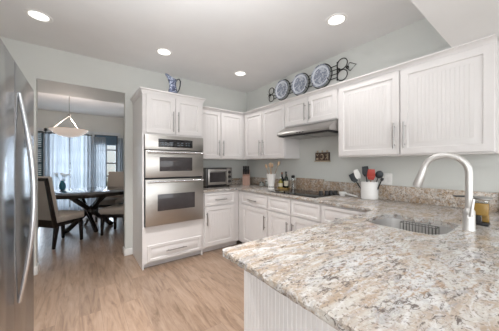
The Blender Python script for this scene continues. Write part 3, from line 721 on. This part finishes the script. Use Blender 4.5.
# small glass jars near the corner
for (x, y, r, h_, lab) in ((-0.175, -0.66, 0.042, 0.075, 'low open glass jar of white sugar on the knife block side'), (-0.15, -0.775, 0.034, 0.10, 'taller clear glass jar with white lid between sugar jar and spoon crock')):
    t = thing('glass_jar', (x, y, ZT), lab, 'jar')
    MB().lathe([(r*0.9, 0.001), (r, 0.008), (r, h_), (r*0.94, h_), (r*0.94, 0.012)], (x, y, ZT), 20, cap1=False).build('jar', M['clear'], t)
    MB().lathe([(0, 0.0125), (r*0.9, 0.0125), (r*0.9, h_*0.8), (0, h_*0.84)], (x, y, ZT), 20).build('contents', M['ceramic'], t)
    if r < 0.04: MB().lathe([(r*1.04, 0.0), (r*1.04, 0.018), (0, 0.02)], (x, y, ZT+h_+0.0005), 20).build('lid', M['ceramic'], t)
# flared white crock with wooden spoons
CX, CY = -0.335, -1.075
t = thing('utensil_crock', (CX, CY, ZT), 'flared white crock with small dark motif holding wooden spoons', 'crock')
MB().lathe([(0.046, 0.001), (0.050, 0.004), (0.044, 0.030), (0.050, 0.09), (0.074, 0.222), (0.076, 0.227), (0.071, 0.227), (0.046, 0.09), (0.038, 0.012), (0, 0.012)], (CX, CY, ZT), 28, cap1=False).build('body', M['ceramic'], t)
k = MB()
for a in (PI*1.05, PI*1.25, PI*1.45): k.box(CX+0.046*math.cos(a)-0.005, CX+0.046*math.cos(a)+0.005, CY+0.046*math.sin(a)-0.005, CY+0.046*math.sin(a)+0.005, ZT+0.022, ZT+0.05, 0.002)
k.build('motif', M['black'], t)
def spoon(cx, cy, z0, a, lean, L, mat, label, name='wooden_spoon', head=(0.019, 0.033, 0.007), hmat=None, cat='utensil', group=None, r=0.005):
    """utensil standing in a crock: handle + oval head"""
    d = Vector((math.cos(a)*lean, math.sin(a)*lean, 1)).normalized(); b = Vector((cx, cy, z0))-Vector((math.cos(a), math.sin(a), 0))*0.02
    t = thing(name, tuple(b), label, cat, group)
    e = b+d*L; MB().tube([b, b+d*L*0.5, e], [r, r*0.9, r*0.85], 8).build('stem', mat, t)
    x = Vector((-0.6, 0.8, 0)); x = (x-d*x.dot(d)).normalized(); y = d.cross(x)
    mm = Matrix((x, d, y)).transposed()
    h = bmesh.new(); bmesh.ops.create_uvsphere(h, u_segments=16, v_segments=10, radius=1)
    bmesh.ops.transform(h, matrix=Matrix.Translation(e+d*head[1]*0.8) @ mm.to_4x4() @ Matrix.Diagonal((head[0], head[1], head[2], 1)), verts=h.verts)
    MB().add(h).build('head', hmat or mat, t); return t
for i, (a, le, L, lab) in enumerate(((2.6, 0.30, 0.31, 'wooden spoon leaning out towards the toaster oven'), (3.4, 0.17, 0.315, 'broad wooden spoon at the front of the white crock'),
        (1.2, 0.14, 0.325, 'wooden spoon standing upright at the back of the crock'), (4.6, 0.14, 0.31, 'wooden spoon in the middle of the white crock'), (5.4, 0.36, 0.36, 'long thin wooden spoon leaning towards the cooktop'))):
    spoon(CX, CY, ZT+0.02, a, le, L, M['wood_spoon'], lab, group='wooden spoons in the crock')

# board with bottles at the far end of the cooktop
t = MB().lathe([(0, 0.0), (0.092, 0.0), (0.100, 0.006), (0.100, 0.016), (0.095, 0.018), (0.090, 0.010), (0, 0.010)], (-0.128, -1.125, ZT+0.0005), 40).build('round_tray', M['yellow_board'], off=(-0.128, -1.125, ZT))
tag(t, 'round yellow wooden tray under the bottles beside the cooktop', 'tray')
def bottle(x, y, z, r, h, mat, capmat, label, neck=0.35, lab=None, name='bottle'):
    t = thing(name, (x, y, z), label, 'bottle', 'bottles by the cooktop')
    MB().lathe([(r*0.9, 0.0), (r, 0.006), (r, h*0.52), (r*0.85, h*0.62), (r*neck, h*0.74), (r*neck, h*0.88)], (x, y, z), 20).build('bottle_body', mat, t)
    MB().lathe([(r*neck*1.25, h*0.885), (r*neck*1.25, h), (0, h)], (x, y, z), 16).build('cap', capmat, t)
    if lab: MB().lathe([(r*1.015, h*0.14), (r*1.015, h*0.44)], (x, y, z), 20, cap0=False, cap1=False).build('paper_label', lab, t)
zt = ZT+0.0115
bottle(-0.180, -1.115, zt, 0.034, 0.165, M['olive'], M['ceramic'], 'short olive green oil bottle with pale label on the tray', lab=M['label_paper'])
bottle(-0.11, -1.075, zt, 0.032, 0.235, M['dark_bottle'], M['orange_cap'], 'dark bottle with terracotta cap at the back of the tray')
bottle(-0.125, -1.178, zt, 0.033, 0.25, M['dark_bottle'], M['black'], 'tall black sauce bottle with dark cap on the tray', lab=M['label_paper'])
bottle(-0.068, -1.13, zt, 0.028, 0.20, M['dark_bottle'], M['orange_cap'], 'slim dark bottle close to the backsplash on the tray')
t = thing('pepper_mill', (-0.105, -1.30, ZT), 'slim clear pepper mill with black cap standing by the cooktop', 'pepper mill')
MB().lathe([(0.028, 0.008), (0.028, 0.012), (0.022, 0.02), (0.022, 0.10), (0.026, 0.11), (0.026, 0.165), (0.02, 0.17)], (-0.105, -1.30, ZT), 20).build('mill_body', M['clear'], t)
MB().lathe([(0.024, 0.1705), (0.027, 0.175), (0.027, 0.20), (0.018, 0.21), (0, 0.212)], (-0.105, -1.30, ZT), 20).build('cap', M['black'], t)

# spoon rest
t = thing('spoon_rest', (-0.12, -2.17, ZT), 'white ceramic spoon rest lying beside the cooktop knobs', 'spoon rest')
MB().lathe([(0, 0.001), (0.03, 0.001), (0.043, 0.030), (0.044, 0.045), (0.039, 0.046), (0.028, 0.010), (0, 0.008)], (-0.12, -2.10, ZT), 28).build('bowl', M['ceramic'], t)
MB().beam((-0.125, -2.14, ZT+0.030), (-0.16, -2.30, ZT+0.018), 0.030, 0.016, 0.026, 0.014, bev=0.004).build('rest_handle', M['ceramic'], t)

# large white crock with kitchen tools
UX, UY = -0.113, -2.41
t = thing('utensil_crock', (UX, UY, ZT), 'large plain white cylinder crock holding spatulas by the outlet', 'crock')
MB().lathe([(0.082, 0.001), (0.086, 0.005), (0.086, 0.182), (0.084, 0.186), (0.079, 0.186), (0.079, 0.012), (0, 0.012)], (UX, UY, ZT), 40, cap1=False).build('body', M['ceramic'], t)
# directions: towards the back wall is +y (reads as further along the counter)
tool_x = Vector((-0.8, 0.6, 0))
def spatula(off, lean, L, w0, w1, hl, hmat, smat, label, thick=0.006, name='spatula'):
    b = Vector((UX, UY, ZT+0.03))+Vector((off[0], off[1], 0)); d = Vector((lean[0], lean[1], 1)).normalized()
    t = thing(name, tuple(b), label, 'utensil', 'kitchen tools in the large crock')
    e = b+d*L; MB().tube([b, e], 0.006, 8).build('stem', smat, t)
    cam_dir = Vector((0.9, 0.45, 0)); y = (cam_dir-d*cam_dir.dot(d)).normalized()
    bmh = MB(); bmh.beam(e-d*0.004, e+d*hl*0.3, w0, thick, w1, thick, up=tuple(y), bev=0.002); bmh.beam(e+d*hl*0.3, e+d*hl, w1, thick, w1*0.8, thick*0.7, up=tuple(y), bev=0.002)
    bmh.build('blade', hmat, t)
spatula((0.0, 0.04), (-0.12, 0.66), 0.18, 0.040, 0.075, 0.10, M['slate'], M['slate'], 'dark slate turner leaning furthest towards the cooktop')
spatula((-0.02, 0.03), (-0.10, 0.36), 0.20, 0.040, 0.060, 0.10, M['white_nylon'], M['handle'], 'white spatula with steel stem in the large crock')
spatula((0.03, 0.02), (0.05, 0.16), 0.215, 0.040, 0.075, 0.11, M['slate'], M['slate'], 'tall dark turner standing behind the white spatula')
spatula((-0.03, -0.02), (-0.10, -0.10), 0.185, 0.050, 0.080, 0.11, M['red'], M['wood_spoon'], 'red silicone spatula in the large white crock')
spoon(UX+0.02, UY-0.03, ZT+0.03, -1.45, 0.34, 0.215, M['slate'], 'dark ladle leaning towards the outlet plate', 'ladle', (0.040, 0.042, 0.022), group='kitchen tools in the large crock', r=0.006)
spatula((0.0, -0.05), (0.0, -0.42), 0.19, 0.02, 0.03, 0.03, M['black'], M['black'], 'black handled whisk end standing at the outlet edge of the crock', name='kitchen_tool')

# switch plate
t = thing('outlet_plate', (-0.004, -2.535, 1.13), 'white double outlet plate on the wall beside the large crock', 'outlet')
MB().box(-0.008, -0.001, -2.593, -2.477, 1.070, 1.190, 0.003).build('plate', M['white_nylon'], t)
for y in (-2.507, -2.563): MB().box(-0.012, -0.0085, y-0.017, y+0.017, 1.098, 1.162, 0.002).build('rocker', M['ceramic'], t)
# small plaque
t = thing('wall_plaque', (-0.012, -1.74, 1.335), 'small brown and cream kitchen plaque hung below the range hood', 'wall plaque')
MB().box(-0.020, -0.001, -1.852, -1.632, 1.336, 1.446, 0.003).build('board', M['brown_plaque'], t)
MB().box(-0.034, -0.001, -1.862, -1.622, 1.322, 1.3355, 0.003).build('ledge', M['cream_relief'], t)
rel = MB()
for y, kind in ((-1.667, 0), (-1.742, 1), (-1.815, 2)):
    if kind == 0: rel.box(-0.026, -0.0205, y-0.016, y+0.016, 1.346, 1.372, 0.004); rel.tube([(-0.024, y-0.02, 1.43), (-0.024, y, 1.40), (-0.024, y+0.02, 1.43)], 0.004, 6)
    elif kind == 1: rel.tube([(-0.024, y+0.02*math.cos(a), 1.388+0.034*math.sin(a)) for a in [0.6+k*0.42 for k in range(13)]], 0.005, 6)
    else: rel.tube([(-0.024, y-0.018, 1.35), (-0.024, y-0.018, 1.428), (-0.024, y+0.012, 1.41), (-0.024, y-0.010, 1.39), (-0.024, y+0.018, 1.352)], 0.005, 6)
rel.build('relief', M['cream_relief'], t)
fn = MB()
for y in (-1.667, -1.742, -1.815): fn.lathe([(0.0, 1.447), (0.010, 1.449), (0.013, 1.460), (0.007, 1.470), (0, 1.474)], (-0.014, y, 0), 12)
fn.build('finials', M['cream_relief'], t)

# ------------------------------------------------------------------ plate rack on the wall
t = thing('plate_rack', (-0.02, -1.4, 2.46), 'black wrought iron scroll plate rack on the wall above the cabinets', 'plate rack')
r0 = 0.0055; xw = -0.022
def ring_pts(y, z, ry, rz, n=28, x=xw): return [(x, y+ry*math.cos(2*PI*k/n), z+rz*math.sin(2*PI*k/n)) for k in range(n)]
plates = [(-1.005, 2.478), (-1.375, 2.462), (-1.735, 2.470)]
for z in (2.385, 2.435, 2.49, 2.54):
    for ya_, yb_ in ((-0.80, -0.86), (-1.14, -1.24), (-1.51, -1.60), (-1.87, -1.965)): MB().tube([(xw, ya_, z), (xw, yb_, z)], r0, 8).build('rail', M['iron'], t)
for y, z in plates:
    g = MB(); g.tube(ring_pts(y, z, 0.158, 0.158, 36), 0.0065, 8, closed=True)
    for a in (-0.6, -2.54): g.tube([(xw, y+0.158*math.cos(a), z+0.158*math.sin(a)), (xw-0.035, y+0.150*math.cos(a), z+0.150*math.sin(a)), (xw-0.042, y+0.142*math.cos(a), z+0.142*math.sin(a)+0.02)], r0*0.8, 8)
    g.build('plate_ring', M['iron'], t)
e = MB()
e.tube([(xw, -1.968, 2.345), (xw, -1.968, 2.58)], 0.008, 8)
e.tube(ring_pts(-2.035, 2.535, 0.068, 0.066), r0, 8, closed=True); e.tube(ring_pts(-2.035, 2.395, 0.068, 0.066), r0, 8, closed=True)
e.tube([(xw, -2.09, 2.465), (xw, -2.135, 2.515), (xw, -2.215, 2.468), (xw, -2.14, 2.415)], r0, 8, closed=True)
e.tube([(xw, -1.99+0.022*math.cos(a)*(1-a/14), 2.465+0.03*math.sin(a)*(1-a/14)) for a in [k*0.5 for k in range(22)]], r0, 6)
e.tube([(xw, -2.105+0.018*math.cos(a)*(1-a/14), 2.465+0.022*math.sin(a)*(1-a/14)) for a in [k*0.5 for k in range(22)]], r0, 6)
e.build('scroll', M['iron'], t)
e = MB()
e.tube(ring_pts(-0.735, 2.525, 0.060, 0.056), 0.0065, 8, closed=True); e.tube(ring_pts(-0.735, 2.405, 0.060, 0.056), 0.0065, 8, closed=True)
e.tube([(xw, -0.675, 2.465), (xw, -0.63, 2.505), (xw, -0.555, 2.465), (xw, -0.63, 2.425)], 0.0065, 8, closed=True)
e.tube([(xw, -0.70+0.02*math.cos(a)*(1-a/14), 2.465+0.024*math.sin(a)*(1-a/14)) for a in [k*0.5 for k in range(22)]], 0.0055, 6)
e.build('scroll', M['iron'], t)
ry = Matrix.Rotation(-PI/2, 3, 'Y')
for (y, z), lab in zip(plates, ('blue and white plate closest to the corner in the iron rack', 'blue and white plate in the middle of the iron rack', 'blue and white plate beside the large scroll end of the rack')):
    m = MB(); m.lathe([(0, 0.004), (0.085, 0.004), (0.098, 0.010), (0.140, 0.022), (0.150, 0.025), (0.150, 0.021), (0.10, 0.004), (0.088, 0.0), (0, 0.0)], (0, 0, 0), 40)
    o = m.build('decorative_plate', M['plate']); o.location = (xw-0.012, y, z); o.rotation_euler = (0, -PI/2, 0)
    tag(o, lab, 'plate', 'plates in the wall rack')

# ------------------------------------------------------------------ pitcher on the oven cabinet
px_, py_, pz = -1.605, -0.47, 2.2155
t = thing('pitcher', (px_, py_, pz), 'blue and white china pitcher standing on the oven cabinet', 'pitcher')
mb = MB(); prof = [(0.055, 0.0), (0.062, 0.005), (0.068, 0.03), (0.062, 0.06), (0.050, 0.10), (0.043, 0.14), (0.046, 0.17), (0.055, 0.20), (0.051, 0.20), (0.041, 0.165), (0.037, 0.14), (0.05, 0.06), (0.05, 0.01), (0, 0.008)]
mb.lathe(prof, (px_, py_, pz), 28, cap1=False)
for v in mb.bm.verts:      # pulled-out spout on the left, rim higher there
    h = v.co.z-pz; dx = v.co.x-px_
    if h > 0.13:
        k = (h-0.13)/0.07
        if dx < 0: v.co.x += dx*1.0*k; v.co.z += 0.045*k*min(1, -dx/0.045)
        v.co.y = py_+(v.co.y-py_)*(1-0.25*k)
for v in mb.bm.verts: v.co.z = pz+(v.co.z-pz)*1.2
mb.build('pitcher_body', M['china'], t)
MB().tube([(px_+0.036, py_, pz+0.20), (px_+0.060, py_, pz+0.25), (px_+0.085, py_, pz+0.262), (px_+0.105, py_, pz+0.235), (px_+0.10, py_, pz+0.17), (px_+0.085, py_, pz+0.11), (px_+0.055, py_, pz+0.06)], [0.008, 0.009, 0.009, 0.009, 0.008, 0.008, 0.007], 10).build('pitcher_handle', M['slate'], t)

# ------------------------------------------------------------------ refrigerator
t = thing('refrigerator', (-3.24, -1.88, 0), 'large stainless steel refrigerator with a long bowed handle', 'refrigerator')
RX = -2.89; RY0, RY1 = -2.42, -1.42
MB().box(-3.60, RX-0.075, RY0, RY1, 0.03, 1.79, 0.006).build('fridge_body', M['handle'], t)
MB().box(-3.58, RX-0.09, RY0+0.02, RY1-0.02, 0.0, 0.03).build('toe_grille', M['black'], t)
d = MB().box(RX-0.07, RX, -2.005, RY1, 0.045, 1.815, 0.012).build('fridge_door', M['fridge'], t)
ph = []
for k in range(29):
    s_ = k/28; ph.append((RX+0.004+0.056*math.sin(PI*s_), -1.93, 0.565+1.10*s_))
hd = MB().tube(ph, [0.009+0.005*math.sin(PI*k/28) for k in range(29)], 12)
hd.build('handle', M['fhandle'], d)
MB().box(RX-0.07, RX, RY0, -2.012, 0.045, 1.815, 0.012).build('freezer_door', M['fridge'], t)

# ------------------------------------------------------------------ dining furniture
TX, TY = -2.47, 1.95
t = thing('dining_table', (TX, TY, 0), 'round dark espresso dining table on crossed plank legs', 'table')
MB().lathe([(0, 0.690), (0.70, 0.690), (0.735, 0.695), (0.75, 0.715), (0.75, 0.756), (0.742, 0.762), (0, 0.762)], (TX, TY, 0), 64).build('tabletop', M['espresso'], t)
for a in (0.35, 0.35+PI/2, 0.35+PI, 0.35+1.5*PI):
    u = Vector((math.cos(a), math.sin(a), 0)); sd = Vector((-u.y, u.x, 0))*0.05
    c_ = Vector((TX, TY, 0))
    MB().beam(c_+u*0.36+sd+Vector((0, 0, 0.689)), c_-u*0.40+sd+Vector((0, 0, 0.002)), 0.085, 0.06, 0.085, 0.045, up=tuple(sd.normalized()), bev=0.004).build('leg', M['espresso'], t)
MB().lathe([(0.08, 0.33), (0.10, 0.34), (0.10, 0.41), (0.08, 0.42)], (TX, TY, 0), 24).build('hub', M['espresso'], t)

def chair():
    t = thing('dining_chair', (0, 0, 0), '', 'chair', 'upholstered dining chairs')
    MB().box(-0.22, 0.235, -0.235, 0.235, 0.385, 0.49, 0.022).build('seat', M['linen'], t)
    MB().box(-0.20, 0.215, -0.215, 0.215, 0.325, 0.384, 0.003).build('apron', M['espresso'], t)
    # backrest: rear dark frame + cushion in front
    bk = Vector((-0.22, 0, 0.40)); tp = Vector((-0.34, 0, 1.085)); dv = (tp-bk).normalized(); nf = Vector((dv.z, 0, -dv.x))
    MB().beam(bk+nf*0.030+dv*0.06, tp+nf*0.030+dv*0.012, 0.465, 0.058, 0.465, 0.05, up=tuple(nf), bev=0.012).build('backrest', M['linen'], t)
    fr = MB()
    for s_ in (-1, 1): fr.beam(bk-nf*0.016+Vector((0, s_*0.21, 0))-dv*0.08, tp-nf*0.016+Vector((0, s_*0.21, 0)), 0.052, 0.040, 0.048, 0.03, up=tuple(nf), bev=0.003)
    fr.beam(tp-nf*0.016-Vector((0, 0.184, 0))-dv*0.022, tp-nf*0.016+Vector((0, 0.184, 0))-dv*0.022, 0.030, 0.044, up=tuple(dv))
    fr.beam(bk-nf*0.016-Vector((0, 0.184, 0))-dv*0.02, bk-nf*0.016+Vector((0, 0.184, 0))-dv*0.02, 0.036, 0.12, up=tuple(dv))
    fr.build('back_frame', M['espresso'], t)
    MB().beam(bk-nf*0.013+dv*0.04, tp-nf*0.013-dv*0.045, 0.368, 0.024, up=tuple(nf)).build('rear_panel', M['linen'], t)
    for s_ in (-1, 1):
        MB().beam((-0.205, s_*0.205, 0.33), (-0.25, s_*0.21, 0.001), 0.058, 0.05, 0.036, 0.032, bev=0.003).build('leg', M['espresso'], t)
        MB().beam((0.195, s_*0.195, 0.33), (0.205, s_*0.20, 0.001), 0.052, 0.05, 0.036, 0.034, bev=0.003).build('leg', M['espresso'], t)
    return t
c0 = chair()
spots = [(-2.895, 1.23, math.radians(40), 'beige dining chair with its dark framed back towards the fridge'),
         (-2.03, 1.30, math.radians(143), 'beige dining chair half hidden behind the doorway wall'),
         (-2.06, 2.50, math.radians(234), 'beige dining chair on the far side of the table by the curtains')]
for i, (x, y, a, lab) in enumerate(spots):
    c = c0 if i == 0 else copy_tree(c0)
    c.location = (x, y, 0); c.rotation_euler = (0, 0, a); c['label'] = lab

# vase with flowers
vx, vy, vz = -2.92, 2.42, 0.7625
t = thing('vase', (vx, vy, vz), 'small teal vase standing on the dark dining table', 'vase')
MB().lathe([(0.035, 0.0), (0.05, 0.01), (0.058, 0.06), (0.050, 0.12), (0.030, 0.16), (0.036, 0.185), (0.031, 0.185), (0.024, 0.16), (0.045, 0.11), (0.03, 0.012), (0, 0.012)], (vx, vy, vz), 22, cap1=False).build('vase_body', M['teal_vase'], t)
rnd = random.Random(11)
for i in range(7):
    a = i*2.4; rr = 0.035+0.11*rnd.random(); hx, hy, hz = vx+rr*math.cos(a), vy+rr*math.sin(a), vz+0.24+0.11*rnd.random()
    f = thing('flower', (vx, vy, vz+0.1), 'white flower on a thin stem in the teal vase', 'flower', 'white flowers in the vase')
    MB().tube([(vx+0.01*math.cos(a), vy+0.01*math.sin(a), vz+0.03), (vx+0.5*rr*math.cos(a)*0.5, vy+0.5*rr*math.sin(a)*0.5, vz+0.17), (hx, hy, hz)], 0.0025, 6).build('stem', M['leaf'], f)
    pm = MB()
    for k in range(6):
        b_ = 2*PI*k/6; q = bmesh.new(); bmesh.ops.create_icosphere(q, subdivisions=1, radius=1)
        bmesh.ops.transform(q, matrix=Matrix.Translation((hx+0.02*math.cos(b_), hy+0.02*math.sin(b_), hz+0.004)) @ Matrix.Diagonal((0.017, 0.017, 0.012, 1)), verts=q.verts); pm.add(q)
    pm.build('petals', M['petal'], f)

# pendant bowl
LX, LY = -2.79, 1.75
t = thing('pendant_light', (LX, LY, H), 'alabaster bowl pendant hanging over the dining table', 'pendant lamp')
MB().lathe([(0.0, 1.785), (0.06, 1.788), (0.15, 1.812), (0.23, 1.858), (0.285, 1.915), (0.290, 1.922), (0.281, 1.922), (0.22, 1.868), (0.14, 1.825), (0, 1.80)], (LX, LY, 0), 44).build('bowl', M['alabaster'], t)
for k in range(3):
    a = 0.9+k*2*PI/3; MB().tube([(LX+0.27*math.cos(a), LY+0.27*math.sin(a), 1.905), (LX, LY, 2.18)], 0.006, 8).build('rod', M['nickel'], t)
MB().lathe([(0, 2.165), (0.022, 2.17), (0.026, 2.20), (0.012, 2.225), (0, 2.225)], (LX, LY, 0), 16).build('hub', M['nickel'], t)
MB().tube([(LX, LY, 2.22), (LX, LY, H-0.03)], 0.006, 8).build('chain', M['nickel'], t)
MB().lathe([(0, H-0.03), (0.05, H-0.028), (0.062, H-0.006), (0.062, H-0.0005)], (LX, LY, 0), 24).build('canopy', M['nickel'], t)
MB().lathe([(0, 1.765), (0.012, 1.77), (0.014, 1.784), (0, 1.785)], (LX, LY, 0), 12).build('finial', M['nickel'], t)

d = bpy.data.lights.new('pendant_bulb', 'POINT'); d.energy = 55; d.color = (1.0, 0.86, 0.78); d.shadow_soft_size = 0.03
lo = bpy.data.objects.new('pendant_bulb', d); lo.location = (0, 0, 1.90-H); lo.parent = t; COL.objects.link(lo)

# curtains
def curtain(x0, x1, z1, label, pleat=0.085, depth=0.028, y=YD-0.085, mat=None):
    mb = MB(); n = int((x1-x0)/0.012); bm = mb.bm; rnd = random.Random(int((x0+9)*100)); rows = []
    ph = [rnd.uniform(-0.5, 0.5) for _ in range(60)]
    zs = [0.02, 0.6, 1.2, 1.8, z1]
    for j, z in enumerate(zs):
        row = []
        for k in range(n+1):
            x = x0+(x1-x0)*k/n; s_ = (x-x0)/pleat; f = ph[int(s_) % 60]
            row.append(bm.verts.new((x+0.006*math.sin(j*1.3+s_), y+depth*math.sin(2*PI*s_+f)*(1-0.12*j), z)))
        rows.append(row)
    for a, b in zip(rows, rows[1:]):
        for k in range(n): bm.faces.new((a[k], a[k+1], b[k+1], b[k]))
    return tag(mb.build('curtain', mat or M['sheer']), label, 'curtain', 'sheer dining room curtains')
curtain(-3.36, -2.86, 2.06, 'pale sheer curtain hanging behind the pendant, next to the blinds')
curtain(-2.84, -2.36, 2.06, 'pale sheer curtain across the middle of the wide dining window')
curtain(-2.33, -2.03, 2.06, 'narrow sheer curtain bunched beside the window with the roller shade', 0.06, 0.03)
curtain(-1.73, -1.60, 2.06, 'narrow sheer curtain against the doorway end of the dining windows', 0.05, 0.02)
t = thing('curtain_rod', (-2.6, YD-0.085, 2.09), 'dark curtain rod above the wide dining room window', 'curtain rod')
MB().tube([(-3.95, YD-0.085, 2.085), (-2.36, YD-0.085, 2.085)], 0.013, 12).build('rod', M['frame_dark'], t)
for x in (-3.6, -2.38): MB().tube([(x, YD-0.085, 2.085), (x, YD-0.026, 2.115)], 0.008, 8).build('bracket', M['frame_dark'], t)
t = MB().box(-2.27, -1.75, YD+0.005, YD+0.025, 1.84, 2.115, 0.004).build('roller_shade', M['shade_blue']); tag(t, 'blue grey roller shade pulled partly down at the dining window', 'roller shade')
t = thing('window_blind', (-3.7, YD+0.015, 1.6), 'dark teal slatted blind at the window behind the fridge side', 'blind')
sl = MB()
for k in range(24): z = 0.95+k*0.048; sl.beam((-3.98, YD+0.012, z), (-3.40, YD+0.012, z), 0.004, 0.04, up=(0, 0.35, 1))
sl.build('slats', M['teal_blind'], t)
MB().box(-3.99, -3.39, YD+0.001, YD+0.028, 2.085, 2.125).build('headrail', M['teal_blind'], t)

# hedge outside
rnd = random.Random(5)
for k in range(4):
    mb = MB(); x = -5.2+k*1.5
    q = bmesh.new(); bmesh.ops.create_icosphere(q, subdivisions=4, radius=1)
    for v in q.verts: v.co *= 1+rnd.uniform(-0.06, 0.06)
    bmesh.ops.transform(q, matrix=Matrix.Translation((x, 9.0+rnd.uniform(-0.3, 0.3), 0.25)) @ Matrix.Diagonal((0.62, 0.5, 0.55+0.2*rnd.random(), 1)), verts=q.verts)
    for v in q.verts: v.co.z = max(v.co.z, -0.058)
    mb.add(q); tag(mb.build('garden_shrub', M['hedge'], sharp=80), 'rounded green shrub outside beyond the dining room windows', 'shrub', 'shrubs outside the windows')
